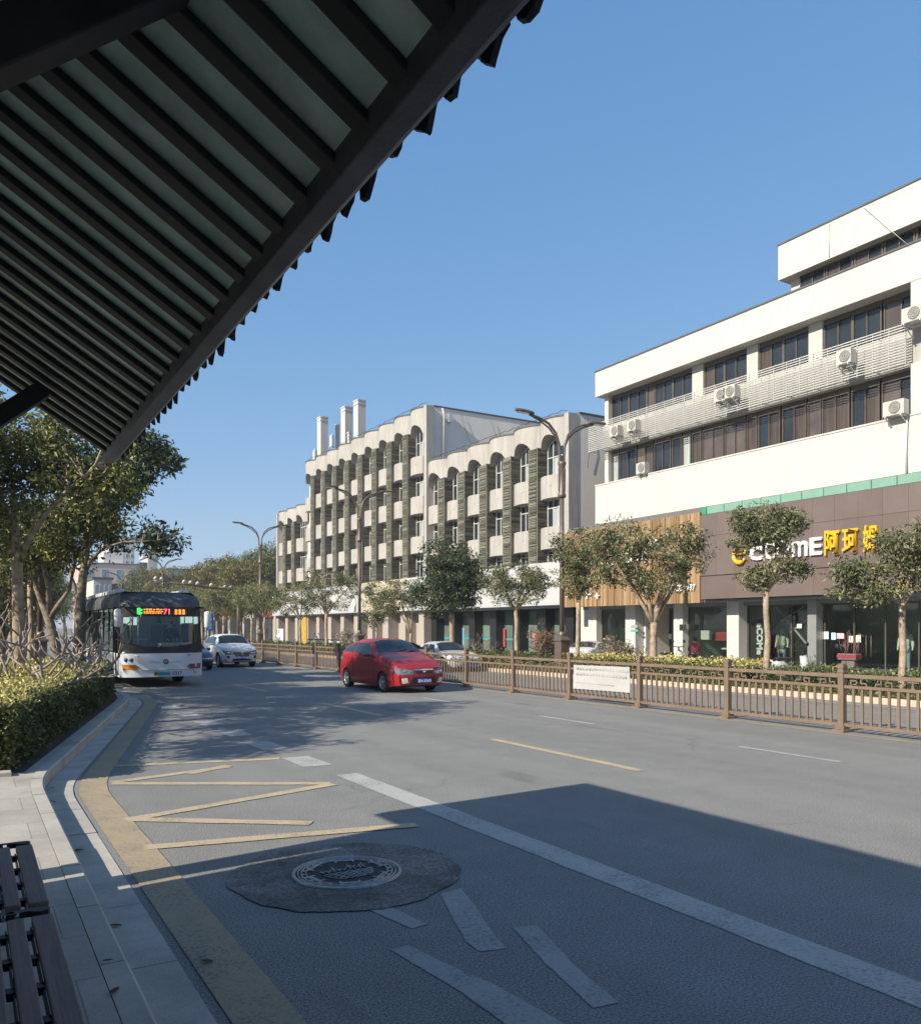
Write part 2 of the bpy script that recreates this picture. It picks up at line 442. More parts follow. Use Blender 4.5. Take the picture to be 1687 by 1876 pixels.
FADED = paint_mat('faded_white_paint', (.29, .288, .282), .72)
mark('road_lettering', [pc((671, 1665), (754, 1702), (785, 1694), (711, 1660))], FADED)
mark('road_lettering', [pc((808, 1638), (832, 1690), (852, 1725), (877, 1744), (930, 1738), (905, 1712), (878, 1672), (845, 1628))], FADED)
mark('road_lettering', [pc((940, 1701), (1000, 1768), (1087, 1848), (1135, 1838), (1050, 1768), (983, 1695))], FADED)
mark('road_lettering', [pc((716, 1741), (830, 1810), (960, 1900), (1075, 1900), (900, 1802), (748, 1733))], FADED)

# manhole in its patch of fresh asphalt
PATCH, nt, b_ = _nt('fresh_asphalt_patch'); co = coords(nt, 'Object'); g1 = noise(nt, 38, 5, .85, co); g2 = noise(nt, 2.2, 3, .6, co)
c = ramp(nt, g1, (.026, .026, .027), (.26, .256, .248), .34, .68); c = mixc(nt, 1., c, ramp(nt, g2, (.6, .6, .6), (1.35, 1.35, 1.35), .35, .62), 'MULTIPLY'); nt.links.new(c, b_.inputs['Base Color']); b_.inputs['Roughness'].default_value = .8; bump(nt, b_, g1, .9, .02)
mx, my = 2.45, 5.72
mb = MB(); pts = []
for i in range(96):
    a = 2*math.pi*i/96; r = .86 + .012*math.sin(3*a+1) + .01*math.sin(7*a) + .008*math.sin(13*a) + random.uniform(-.009, .009)
    pts.append((mx + r*1.0*math.cos(a), my + r*.98*math.sin(a), .0085))
mb.poly(pts); mb.build('asphalt_patch', PATCH, kind='structure')
COVER = mat('worn_iron_cover', (.25, .26, .27), .42, .35, 9, metal=.75, bmp=.25, bscale=90); COVERLO = mat('grime_in_cover', (.03, .03, .032), .8, .3, 20)
mh = thing('manhole_cover', 'round iron manhole cover with relief rings in a dark patch of the lay-by', 'manhole cover', (mx, my, .006))
rim = MB(); rim.lathe([(.41, .0), (.41, .014), (.385, .016), (.383, .008)], 48); rim.build('rim', COVER, mh)
lid = MB(); lid.lathe([(.38, .006), (.0001, .008)], 48); lid.build('lid', COVERLO, mh)
rel = MB()
for r0, r1 in ((.36, .37), (.335, .345), (.3, .31)): rel.lathe([(r1, .007), (r1, .016), (r0, .016), (r0, .007)], 48)
for i in range(24):
    a = 2*math.pi*i/24; M = Matrix.Rotation(a, 4, 'Z'); rel.box(.312, .333, -.016, .016, .008, .0145, M)
rg = random.Random(4)
for k in range(6):                                # six bracket-shaped bosses and a medallion with waves and a skyline
    M = Matrix.Rotation(k*math.pi/3+.2, 4, 'Z'); rel.box(.27, .29, -.075, .075, .007, .014, M); rel.box(.24, .29, -.075, -.06, .007, .0142, M); rel.box(.24, .29, .06, .075, .007, .0142, M)
for j in range(9):
    y = -.16 + j*.035; w = math.sqrt(.2**2 - min(.19, abs(y))**2)
    pp = [(-w + 2*w*q/16, y + .011*math.sin(q*1.9 + j), .012) for q in range(17)]
    if j < 5: rel.tube(pp, .0055, 5)
for j in range(9):
    x = -.17+j*.042; h = rg.uniform(.04, .13); rel.tube([(x, .02, .012), (x+rg.uniform(-.02, .02), .02+h*.6, .013), (x+rg.uniform(-.03, .03), .02+h, .012)], .006, 5)
    rel.tube([(x-.02, .02+h*.5, .012), (x+.025, .03+h*.6, .012)], .005, 5)
rel.build('relief', COVER, mh)

# fallen leaves in the gutter
dl = mat('dead_leaf', (.045, .03, .02), .8, .4, 20)
for i, (u, v) in enumerate(((380, 1763), (100, 1470), (110, 1512), (138, 1560), (147, 1558), (213, 1697), (198, 1762), (96, 1445), (210, 1818), (92, 1469))):
    p = gnd(u, v, .008); a = random.uniform(0, 6.28); L = random.uniform(.022, .042); z = .155 if i in (6, 8) else .012
    if z > .1: p = gnd(u, v, .15)
    mb = MB((p.x, p.y, z)); c, s_ = math.cos(a), math.sin(a)
    out = [(-L, 0), (-L*.3, L*.4), (L*.5, L*.34), (L, 0), (L*.4, -L*.36), (-L*.4, -L*.33)]
    top = [(p.x+x*c-y*s_, p.y+x*s_+y*c, z+.004+.09*abs(y)) for x, y in out]
    mb.prism(top, (0, 0, .002)); o = mb.build('fallen_leaf', dl); o.location = (p.x, p.y, z)
    tag(o, 'dry brown leaf lying along the stone gutter and kerb', 'leaf', 'dry leaves scattered along the kerb')

# ------------------------------------------------------------------ bus shelter
EX, EZ, ES = .93, 3.12, 6.75                       # eave line and far end
RM = .62; RX = -.24; RZ = EZ - .012 + RM*(EX-RX); BX = -1.4; S0 = -4.2
sh = thing('bus_shelter', 'dark timber bus shelter with tiled gable roof, rafters showing underneath, over the bench', 'bus shelter', (BX, 1.2, .15))
off = (BX, 1.2, .15)
def roofz(x): return RZ - RM*abs(x-RX)
b1 = MB(off)
for sg in (1, -1):
    x1 = EX-.02 if sg > 0 else 2*RX-EX+.02
    n = len(b1.v); z0 = roofz(x1) + .075; zr = RZ + .075
    b1.v += [Vector(p) for p in ((x1, S0, z0), (x1, ES, z0), (RX, ES, zr), (RX, S0, zr), (x1, S0, z0+.05), (x1, ES, z0+.05), (RX, ES, zr+.05), (RX, S0, zr+.05))]
    for q in ((0,1,2,3),(7,6,5,4),(0,4,5,1),(1,5,6,2),(3,7,4,0)): b1.face(n+i for i in q)
b1.build('roof_board', BOARDM, sh)
sr = ES - .1
while sr > S0:
    for sg in (1, -1):
        x1 = EX-.025 if sg > 0 else 2*RX-EX+.025
        rf = MB(off); a = Vector((x1, sr, roofz(x1)+.055)); c = Vector((RX, sr, RZ+.055))
        rf.beam(a, c, .073, .026); rf.build('rafter', DARKWOOD, sh, bev=.004)
    sr -= .222
for sg, nm in ((1, EX), (-1, 2*RX-EX)):
    fa = MB(off); fa.box(nm-.035 if sg > 0 else nm-.035, nm+.035 if sg > 0 else nm+.035, S0, ES+.05, EZ-.005, EZ+.165); fa.build('fascia', FASCIA, sh, bev=.006)
    st = MB(off); x = nm+.036*sg; st.box(min(x, x+.012*sg), max(x, x+.012*sg), S0, ES+.06, EZ+.004, EZ+.02); st.build('drip_strip', mat('zinc_strip', (.3, .31, .32), .35, metal=.6), sh)
rb = MB(off); rb.box(RX-.06, RX+.06, S0, ES, RZ-.14, RZ-.02); rb.build('ridge_beam', DARKWOOD, sh)
tl = MB(off)                                       # rows of cover tiles with drip tongues at both eaves
y = ES + .02; rg = random.Random(2)
while y > S0:
    for sg in (1, -1):
        xe = EX+.085 if sg > 0 else 2*RX-EX-.085
        zt = lambda x: roofz(x) + .165
        tl.tube([(xe, y, zt(xe)), ((xe+RX)/2, y, zt((xe+RX)/2)), (RX, y, zt(RX))], [.046, .044, .044], 8)
        # hanging drip tile between two cover rows: a ragged tongue with real thickness
        h = rg.uniform(.058, .1); yc = y - .082 + rg.uniform(-.012, .012); tilt = rg.uniform(-.04, .04)
        zt_ = zt(xe) + .01; w = rg.uniform(.062, .08)
        j = lambda a=.012: rg.uniform(-a, a)
        out = [(-w, 0), (w, 0), (w*.95, -.028), (w*.86+j(), -h*.42+j()), (w*.62+j(), -h*.58+j()), (w*.42+j(), -h*.86+j()), (w*.1+j(), -h*.98+j(.006)), (-w*.18+j(), -h*.9+j()), (-w*.5+j(), -h*.62+j()), (-w*.84+j(), -h*.4+j()), (-w*.96, -.03)]
        pts = [(xe + sg*(.012 - b_*.12), yc + a_ + tilt*b_*8, zt_ + b_) for a_, b_ in out]
        tl.prism(pts, (-sg*.016, 0, .004))
        tl.beam((xe, yc, zt_-.03), (RX, yc, zt(RX)-.03), .155, .02)
    y -= .165
tl.tube([(RX, S0, RZ+.22), (RX, ES+.04, RZ+.22)], .11, 10); tl.build('roof_tile', TILEM, sh)
for s in (2.02, 6.02, -2.2):
    br = MB(off); br.beam((BX+.05, s, 3.045+.86*(BX+.05)), (.43, s, 3.045+.86*.43), .1, .11); br.build('brace', DARKWOOD, sh, bev=.006)
    po = MB(off); po.box(BX-.14, BX+.02, s-.055, s+.21, .15, roofz(BX)+.02); po.build('post', DARKWOOD, sh, bev=.006)
    tb = MB(off); tb.box(BX-.05, EX-.1, s+.12, s+.2, 2.95+.16, 3.25); tb.build('tie_beam', DARKWOOD, sh, bev=.005) if s < 0 else None
wl = MB(off); wl.box(BX-.1, BX-.05, S0, 5.88, .34, 2.72); wl.box(BX-.1, BX-.05, S0, 5.88, 2.8, 3.12)
wl.box(BX-.1, BX-.05, 5.88, 5.96, 2.74, 2.8); wl.build('back_panel', mat('shelter_back_panel', (.5, .47, .42), .5, .15), sh)
pl = MB(off); pl.box(BX-.12, BX-.03, S0, 6.02, 2.72, 2.8); pl.box(BX-.12, BX-.03, S0, 6.02, .15, .34); pl.build('rail', DARKWOOD, sh)

# ------------------------------------------------------------------ bench
SLATM = None
m_, nt, b_ = _nt('brown_composite_slat'); co = coords(nt, 'Object', (40, 1.5, 40)); co2 = coords(nt, 'Object')
cc = ramp(nt, noise(nt, 2, 5, .6, co), (.12, .078, .07), (.2, .14, .128)); cc = mixc(nt, 1., cc, ramp(nt, noise(nt, 300, 2, .6, co2), (.75, .75, .75), (1.2, 1.2, 1.2)), 'MULTIPLY')
nt.links.new(cc, b_.inputs['Base Color']); b_.inputs['Roughness'].default_value = .6; bump(nt, b_, noise(nt, 3, 5, .6, co), .3, .004); SLATM = m_
bz = .58
bn = thing('bench', 'brown slatted bench with black iron frames under the shelter eave', 'bench', (.1, 3.4, .15)); off = (.1, 3.4, .15)
slx = [(.243, .328), (.148, .213), (.05, .115), (-.048, .017), (-.146, -.081)]
for s0, s1 in ((4.26, 5.42), (2.86, 4.06), (1.46, 2.66)):
    for x0, x1 in slx:
        mb = MB(off); mb.box(x0, x1, s0, s1, bz-.035, bz); mb.build('slat', SLATM, bn, bev=.006)
    br = MB(off)                                    # cast support rail with lugs between the two front slats
    for gx in (.228, .132, .033, -.065):
        br.box(gx+.008, gx+.0145, s0+.03, s1-.03, bz-.075, bz-.037)
        for k in range(4):
            yy = s0 + .17 + k*(s1-s0-.3)/3; br.cyl((gx, yy, bz-.06), (gx, yy, bz-.03), .016, n=8); br.box(gx-.02, gx+.02, yy+.03, yy+.055, bz-.07, bz-.037)
    br.build('support_rail', IRON, bn)
for s in (4.16, 2.76, 1.38, 5.5):
    fr = MB(off); h2 = .028                          # flat cast plate with knob end and round hole seen from above
    fr.box(-.2, .13, s-h2, s+h2, bz-.03, bz-.004)
    prof = [(.13, -h2), (.17, -h2), (.19, -.014), (.24, -.012), (.256, -.03), (.285, -.04), (.315, -.03), (.322, 0), (.31, .024), (.28, .03), (.13, h2)]
    n = 20; cx, r = .165, .017
    ring = [(cx + r*math.cos(2*math.pi*i/n), s + r*math.sin(2*math.pi*i/n)) for i in range(n)]
    def outer(a):
        d = Vector((math.cos(a), math.sin(a))); t = min(abs(.026/d.y) if abs(d.y) > 1e-5 else 9, abs(.036/d.x) if abs(d.x) > 1e-5 else 9); return (cx + d.x*t, s + d.y*t)
    for zt in (bz-.002, bz-.03):
        for i in range(n):
            a0, a1 = 2*math.pi*i/n, 2*math.pi*(i+1)/n; o0, o1 = outer(a0), outer(a1); q = [(*ring[i], zt), (*o0, zt), (*o1, zt), (*ring[(i+1) % n], zt)]
            fr.poly(q if zt == bz-.002 else q[::-1])
    for i in range(n): fr.poly([(*ring[i], bz-.03), (*ring[i], bz-.002), (*ring[(i+1) % n], bz-.002), (*ring[(i+1) % n], bz-.03)])
    fr.prism([(p[0]+.036 if p[0] < .2 and p[0] <= .13 else p[0], s+p[1], bz-.03) for p in [(.201, -.014), (.24, -.012), (.256, -.03), (.285, -.04), (.315, -.03), (.325, 0), (.31, .024), (.28, .03), (.201, .026)]], (0, 0, .028))
    for lx in (.2, -.16): fr.tube([(lx, s, bz-.03), (lx+.02, s, .4), (lx-.01, s, .27), (lx+.04, s, .15)], .018, 8)
    fr.build('frame', IRON, bn)
# ------------------------------------------------------------------ building materials
WHITEW = mat('white_painted_render', (.5, .472, .432), .75, .035, .6, streak=.07, bmp=.05)
GREYW = mat('grey_painted_render', (.78, .7, .61), .8, .06, .4, streak=.05, bmp=.06)
CREAMW = mat('cream_stone_render', (.37, .349, .324), .75, .08, .8, streak=.24, bmp=.06)
COPING = mat('dark_coping', (.09, .085, .08), .7, .2)
BRONZE = mat('bronze_window_frame', (.11, .092, .075), .45, .15, metal=.4)
ALUW = mat('pale_window_frame', (.5, .51, .5), .45, .08, metal=.2)
def pane_mat(name, c, rough=.06, var=.3, folds=False):
    m, nt, b = _nt(name)
    if folds:
        co = coords(nt, 'Object', (1, 16, .3)); f = noise(nt, 1.3, 3, .6, co)
        nt.links.new(ramp(nt, f, tuple(x*.45 for x in c), c, .35, .65), b.inputs['Base Color'])
    else:
        co = coords(nt, 'Object', (.6, .8, .8)); f = noise(nt, 1., 3, .5, co)
        nt.links.new(ramp(nt, f, tuple(x*(1-var) for x in c), tuple(x*(1+var) for x in c)), b.inputs['Base Color'])
    b.inputs['Roughness'].default_value = rough; b.inputs['Specular IOR Level'].default_value = .55
    wv = nt.nodes.new('ShaderNodeTexNoise'); wv.inputs['Scale'].default_value = .9; nt.links.new(coords(nt, 'Object'), wv.inputs['Vector'])
    bump(nt, b, wv.outputs['Fac'], .06, .05)
    return m
PDARK = pane_mat('dark_window_glass', (.022, .026, .032)); PTAN = pane_mat('curtained_glass', (.09, .066, .052), .1, folds=True)
PBLIND = pane_mat('blind_behind_glass', (.08, .064, .058), .12); PPALE = pane_mat('pale_curtained_glass', (.42, .47, .47), .12, folds=True)
PGREEN = pane_mat('greenish_shop_glass', (.1, .135, .12), .05)
CLEAR = glass_sheet('clear_shop_glass', (.8, .9, .85), .8)

# ------------------------------------------------------------------ white office building
wb = thing('office_building', 'white office building with long horizontal window bands above the shop signs', 'building', (30, 18, .15)); off = (30, 18, .15)
Y0, Y1 = -6., 32.9
mb = MB(off); mb.box(29.25, 42, Y0, 32.3, 3.3, 14.9); mb.box(29.25, 42, 34.9, 35.6, .15, 3.3); mb.box(35, 42, Y0, 34.9, .15, 3.3); mb.build('wall', WHITEW, wb)
mb = MB(off); mb.box(28.0, 29.25, Y0, Y1, 7.22, 9.2); mb.build('spandrel_band', WHITEW, wb)
mb = MB(off); mb.box(27.97, 29.24, Y0, Y1+.03, 9.2, 9.26); mb.build('sill', mat('sill_concrete', (.5, .48, .45), .8, .1, streak=.1), wb)
mb = MB(off); mb.box(28.3, 29.25, Y0, 32.62, 11., 12.28); mb.build('spandrel_band', mat('shaded_render', (.35, .34, .315), .8, .1, .7, streak=.15), wb)  # render greyed to carry the shade behind the grille bars; streaks are rain wear
mb = MB(off); mb.box(28.0, 29.25, Y0, Y1, 13.85, 15.13); mb.box(29.25, 29.5, Y0, Y1, 14.9, 15.13); mb.build('parapet', WHITEW, wb)
mb = MB(off); mb.box(27.96, 29.5, Y0, Y1+.04, 15.13, 15.2); mb.build('coping', COPING, wb)
mb = MB(off); mb.box(28.02, 40, Y0, 21.7, 15.86, 17.25); mb.build('parapet', WHITEW, wb)
mb = MB(off); mb.box(27.98, 40, Y0, 21.74, 17.25, 17.31); mb.build('coping', COPING, wb)
mb = MB(off); mb.box(28.5, 40, Y0, 21.45, 15.2, 15.86); mb.build('wall', WHITEW, wb)
for z0, z1 in ((9.26, 11.), (12.28, 13.85)):
    for q in ((28.4, 29.25, 32.35, 32.62), (28.02, 29.25, 15.35, 16.28)): mb = MB(off); mb.box(*q, z0, z1); mb.build('pier', WHITEW, wb)
def strip_window(y0, y1, z0, z1, x, panes, name='window', parent=wb, o=off, tall=.0, fm=BRONZE):
    """one window of a band: frame + its panes (one mesh)"""
    mb = MB(o); f = .055
    mb.m(0); mb.box(x, x+.09, y0, y1, z0, z0+f); mb.box(x, x+.09, y0, y1, z1-f-tall, z1-tall)
    mb.box(x, x+.09, y0, y0+f, z0+f, z1-f-tall); mb.box(x, x+.09, y1-f, y1, z0+f, z1-f-tall)
    if tall: mb.box(x+.03, x+.08, y0, y1, z1-tall, z1)
    n = len(panes); w = (y1-y0-2*f)/n
    for i, p in enumerate(panes):
        a = y1-f-(i+1)*w; b = a+w
        if i: mb.m(0).box(x+.005, x+.085, b-.022, b+.022, z0+f, z1-f-tall)
        lean = random.uniform(-.006, .006)
        mb.m({'d': 1, 't': 2, 'b': 3, 'p': 4}[p]); xx = x+.05+(i % 2)*.018
        mb.poly([(xx, b, z0+f), (xx, a, z0+f), (xx+lean, a, z1-f-tall), (xx+lean, b, z1-f-tall)])
    return mb.build(name, [fm, PDARK, PTAN, PBLIND, PPALE], parent)
top = [(32.31, 31.05, 'dd'), (31.05, 29.78, 'dd'), (29.78, 29.25, 'b'), (29.21, 28.04, 'dd'), (28.04, 26.79, 'dd'), (26.1, 24.96, 'td'), (24.96, 23.71, 'dd'),
       (23.1, 21.92, 'td'), (21.92, 20.71, 'dd'), (20.06, 18.86, 'dd'), (18.86, 17.71, 'dd'), (17.63, 16.32, 'bd')]
low = [(32.3, 31.8, 'p'), (31.75, 30.52, 'dd'), (29.93, 29.35, 'b'), (29.28, 28.17, 'dd'), (28.1, 27.5, 'd'), (27.45, 26.92, 'p'), (26.86, 26.29, 't'), (26.23, 25.02, 'bb'), (24.96, 23.82, 'bb'), (23.77, 23.22, 't'),
       (23.17, 22.08, 'dt'), (21.98, 20.85, 'dt'), (20.8, 20.19, 'b'), (20.15, 18.99, 'tt'), (18.91, 17.79, 'dt'), (17.71, 16.32, 'bd')]
for a, b, p in top: strip_window(b, a, 12.28, 13.85, 28.62, p, tall=.16)
for a, b, p in low: strip_window(b, a, 9.26, 11., 28.62, p, tall=.2)
SHP = mat('old_pier_render', (.42, .41, .38), .8, .06)
for a, b in ((26.77, 26.12), (23.69, 23.12), (20.69, 20.08)): mb = MB(off); mb.box(28.55, 29.2, b, a, 12.29, 13.84); mb.build('pier', SHP, wb)
mb = MB(off); mb.box(28.7, 29.2, 30., 30.5, 9.27, 10.99); mb.build('pier', mat('brown_pier', (.1, .085, .07), .7), wb)
for i in range(8): a = 21.0-1.17*i; strip_window(a-1.12, a, 15.2, 15.86, 28.42, 'dtbd'[i % 4]+'d')
# steel grille before the second band
RAILM = mat('white_painted_steel_grille', (.46, .45, .42), .5, .1, metal=.1)
gr = MB(off)
for k in range(15): z = 11.0 + k*.095; gr.box(27.73, 27.755, 16.3, 33.15, z, z+.032)
for k in range(29):
    y = 16.3 + k*.6; gr.box(27.755, 27.785, y, y+.022, 10.95, 12.36)
    if k % 2 == 0: gr.box(27.755, 28.3, y, y+.025, 11.0, 11.03); gr.box(27.755, 28.3, y, y+.025, 12.2, 12.22)
for k in range(5): z = 11.05+k*.28; gr.box(27.755, 28.3, 33.12, 33.15, z, z+.025)
gr.build('grille', RAILM, wb)
dp = MB(off); dp.tube([(27.93, 16.35, 9.3), (27.93, 16.4, 8.), (27.93, 16.38, 7.2)], .035, 8); dp.tube([(27.9, 16.3, 15.1), (27.96, 18.0, 17.2)], .01, 5); dp.tube([(28.0, 19.4, 15.9), (27.98, 19.38, 17.2)], .012, 5)
dp.build('drain_pipe', ALUW, wb)

# ground floor shops
PILLAR = mat('white_shop_pillar', (.5, .48, .45), .5, .05, 1.2, streak=.05); SOFFIT = mat('shop_soffit', (.2, .22, .23), .6, .1)
mb = MB(off); mb.box(27.9, 29.25, Y0, 35.1, 2.98, 3.06); mb.box(29.0, 29.25, Y0, 35.1, 2.82, 2.98); mb.build('soffit', SOFFIT, wb)
mb = MB(off); mb.box(27.92, 29.25, Y0, 35.1, 3.06, 7.2); mb.build('wall', mat('sign_backing', (.13, .12, .11), .7), wb)
for a, b in ((34.3, 33.64), (31.4, 30.68), (28.08, 27.5), (24.9, 24.25)):
    mb = MB(off); mb.box(28.7, 29.25, b, a, .15, 2.98); mb.build('pillar', PILLAR, wb, bev=.01)
mb = MB(off); mb.box(28.75, 29.2, 20.5, 20.9, .15, 2.98); mb.build('pillar', mat('grey_metal_pillar', (.3, .31, .3), .35, .1, metal=.4), wb, bev=.02)
mb = MB(off); mb.box(29.25, 31.2, 30.5, 30.66, .15, 2.98); mb.build('wall', PILLAR, wb)
IW = mat('shop_inner_wall', (.4, .43, .4), .7, .15, .6); IWL = mat('shop_pale_inner_wall', (.65, .65, .62), .7, .1, .8); IFL = mat('shop_inner_floor', (.45, .43, .4), .25, .1)
mb = MB(off)
mb.box(34.7, 34.98, Y0, 34.9, .15, 2.95); mb.box(29.3, 34.7, 24.35, 24.45, .15, 2.95); mb.box(31.2, 34.7, 30.5, 30.62, .15, 2.95); mb.box(29.3, 34.7, 27.6, 27.7, .15, 2.95); mb.box(29.3, 34.7, 33.75, 33.85, .15, 2.95)
mb.box(29.25, 34.98, Y0, 34.9, 2.95, 3.0); mb.build('inner_wall', IW, wb)
mb = MB(off); mb.box(32.3, 34.6, 24.46, 27.55, .16, 2.94); mb.build('inner_wall', IWL, wb)
mb = MB(off); mb.box(29.0, 34.98, Y0, 34.9, .146, .152); mb.build('inner_floor', IFL, wb)
def shopfront(y0, y1, x, n, par=wb, o=off, z1=2.82, door=None):
    mb = MB(o); w = (y1-y0)/n
    mb.m(0).box(x-.03, x+.04, y0, y1, .15, .26); mb.box(x-.03, x+.04, y0, y1, z1-.07, z1)
    for i in range(n+1): mb.box(x-.03, x+.04, y0+i*w-.025, y0+i*w+.025, .26, z1-.07)
    if door is not None:
        for yy in (y0+(door+.42)*w, y0+(door+.58)*w): mb.cyl((x-.08, yy, .75), (x-.08, yy, 1.55), .018, n=8)
    mb.m(1).poly([(x, y1, .26), (x, y0, .26), (x, y0, z1-.07), (x, y1, z1-.07)])
    return mb.build('shop_window', [BRONZE, CLEAR], par)
shopfront(31.42, 33.62, 29.1, 1); shopfront(28.1, 30.48, 30.9, 2, door=0); shopfront(24.92, 27.48, 29.1, 1)
shopfront(20.92, 24.23, 29.3, 3, door=1); shopfront(14.2, 20.48, 29.3, 5, door=3); shopfront(8., 14.2, 29.3, 4)
bp = MB(off); bp.box(29.5, 29.7, 21.35, 22.3, .15, 2.8); bp.box(29.42, 29.5, 23.35, 24.2, .15, 2.2); bp.build('display_board', mat('dark_display_board', (.035, .03, .028), .5), wb)
tr = MB(off)
for a, b in (((29.45, 22.9, 2.75), (29.45, 21.45, 1.2)), ((29.45, 21.5, 2.75), (29.45, 22.7, 2.1)), ((29.45, 21.4, 2.2), (29.45, 22.2, 1.65))): tr.beam(a, b, .05, .06)
tr.build('display_strut', ALUW, wb)

# signs
m_, nt, b_ = _nt('timber_slat_cladding'); g = nt.nodes.new('ShaderNodeNewGeometry'); co = coords(nt, 'Object', (14, 14, .8))
c = ramp(nt, g.outputs['Random Per Island'], (.2, .12, .055), (.36, .235, .125), 0, 1); c = mixc(nt, 1., c, ramp(nt, noise(nt, 1.5, 5, .6, co), (.72, .7, .68), (1.1, 1.1, 1.1)), 'MULTIPLY')
nt.links.new(c, b_.inputs['Base Color']); b_.inputs['Roughness'].default_value = .6; TIMBER = m_
ws = thing('shop_sign', 'timber slat shop sign board with red and white lettering behind the street trees', 'sign', (27.7, 30.3, 2.95)); o2 = (27.7, 30.3, 2.95)
mb = MB(o2); y = 25.44
while y < 35.1:
    w = random.choice((.1, .14, .18)); mb.box(27.62-random.choice((0, .02, .035)), 27.88, y, min(y+w, 35.15), 2.95, 6.93); y += w+.012
mb.build('slat_board', TIMBER, ws)
SWHITE = mat('white_sign_letter', (.68, .68, .66), .4, .03); SRED = mat('red_sign_letter', (.55, .03, .04), .4); SYEL = mat('yellow_sign_letter', (.62, .36, .01), .4, .05); SORA = mat('orange_sign_letter', (.8, .36, .02), .4); SBLU = mat('blue_sign_letter', (.1, .3, .5), .4)
def sp(u, v, x): return on_x(u, v, x)
L = lambda p: Vector(p) - Vector(o2)
p = sp(1222, 1084, 27.55); t = text_obj('lettering', 'SINCE 1997', .4, face_street(27.52, p.y, p.z), SWHITE, None, .03, sx=.86, bold=.004); t.data.transform(Matrix.Translation(-Vector(o2))); t.parent = ws
def glyph_strokes(name, segs, m, w, parent, o, x=27.5, d=.06):
    mb = MB(o)
    for (u0, v0), (u1, v1) in segs:
        a, b = sp(u0, v0, x), sp(u1, v1, x); mb.beam(a, b, w, d, up=(0, 0, 1)) if abs(a.z-b.z) < abs(a.y-b.y) else mb.beam(a, b, d, w, up=(0, 1, 0))
    return mb.build(name, m, parent)
glyph_strokes('emblem', [((1078, 1010), (1096, 1004)), ((1080, 1018), (1096, 1010)), ((1086, 1002), (1082, 1036)), ((1094, 1004), (1076, 1030)), ((1074, 1022), (1090, 1034))], SRED, .14, ws, o2)
glyph_strokes('lettering', [((1147, 1006), (1147, 1030)), ((1152, 1008), (1143, 1020)), ((1144, 1031), (1158, 1028)), ((1156, 1006), (1156, 1029)), ((1170, 1010), (1167, 1030)), ((1176, 1012), (1176, 1027)), ((1184, 1006), (1182, 1030)), ((1188, 985), (1194, 1004)), ((1192, 996), (1204, 992)), ((1202, 988), (1202, 1004)), ((1206, 998), (1218, 996)), ((1112, 1032), (1124, 1034))], SWHITE, .13, ws, o2)
glyph_strokes('lettering', [((1041, 1078), (1041, 1097)), ((1045, 1084), (1049, 1090))], SORA, .08, ws, o2)
glyph_strokes('lettering', [((1038, 1093), (1044, 1093)), ((1072, 1090), (1082, 1089)), ((1090, 1092), (1098, 1091)), ((1075, 1082), (1075, 1097)), ((1094, 1084), (1094, 1097))], SWHITE, .08, ws, o2)
glyph_strokes('lettering', [((1056, 1072), (1056, 1084)), ((1070, 1068), (1076, 1084))], SBLU, .08, ws, o2)

o3 = (27.7, 10, 3.08)
bs = thing('shop_sign', 'brown panelled clothing shop sign with yellow and white letters and green top strip', 'sign', o3)
m_, nt, b_ = _nt('brown_metal_panel'); g = nt.nodes.new('ShaderNodeNewGeometry'); co = coords(nt, 'Object')
c = ramp(nt, g.outputs['Random Per Island'], (.135, .1, .088), (.155, .117, .104), 0, 1); c = mixc(nt, 1., c, ramp(nt, noise(nt, .8, 4, .6, co), (.9, .9, .9), (1.08, 1.08, 1.08)), 'MULTIPLY')
nt.links.new(c, b_.inputs['Base Color']); b_.inputs['Roughness'].default_value = .42; b_.inputs['Metallic'].default_value = .15; PANEL = m_
mb = MB(o3)
y = 25.38
while y > -5:
    e = y - .93
    for z0, z1 in ((4.12, 5.82), (5.83, 6.76)): mb.box(27.55, 27.88, e+.006, y, z0, z1)
    y = e
y = 25.38
while y > -5: mb.box(27.6, 27.88, y-1.86+.006, y, 3.1, 4.09); y -= 1.86
mb.build('panel', PANEL, bs)
mb = MB(o3); mb.box(27.62, 27.87, -5, 25.38, 4.085, 4.125); mb.box(27.6, 27.87, -5, 25.38, 6.76, 6.8); mb.build('backing', COPING, bs)
mb = MB(o3); y = 25.1
while y > -5: mb.box(27.68, 27.88, y-.92, y, 6.82, 7.14); y -= .95
mb.build('light_strip', mat('green_glass_strip', (.17, .3, .235), .25, .08), bs)
mb = MB(o3); mb.box(27.66, 27.88, 25.12, 25.38, 6.82, 7.14); mb.build('light_strip', mat('deep_green_strip', (.03, .25, .14), .3), bs)
def stxt(body, u0, u1, vb, size, m, squeeze=1., bold=.012, cjk=False):
    """sign lettering stretched between photo columns u0..u1, baseline at row vb"""
    p0 = sp(u0, vb, 27.5); p1 = sp(u1, vb, 27.5); t = text_obj('lettering', body, size, Matrix(), m, None, .05, bold=bold)
    xs = [v.co.x for v in t.data.vertices]; w = max(xs)-min(xs)
    t.data.transform(Matrix.Translation((-min(xs), 0, 0))); t.data.transform(Matrix.Diagonal(((p0.y-p1.y)/w, 1, 1, 1)))
    t.data.transform(face_street(27.49, p0.y, (sp(u0, vb, 27.5).z))); t.data.transform(Matrix.Translation(-Vector(o3))); t.parent = bs; return t
zb = sp(1400, 1024, 27.5).z
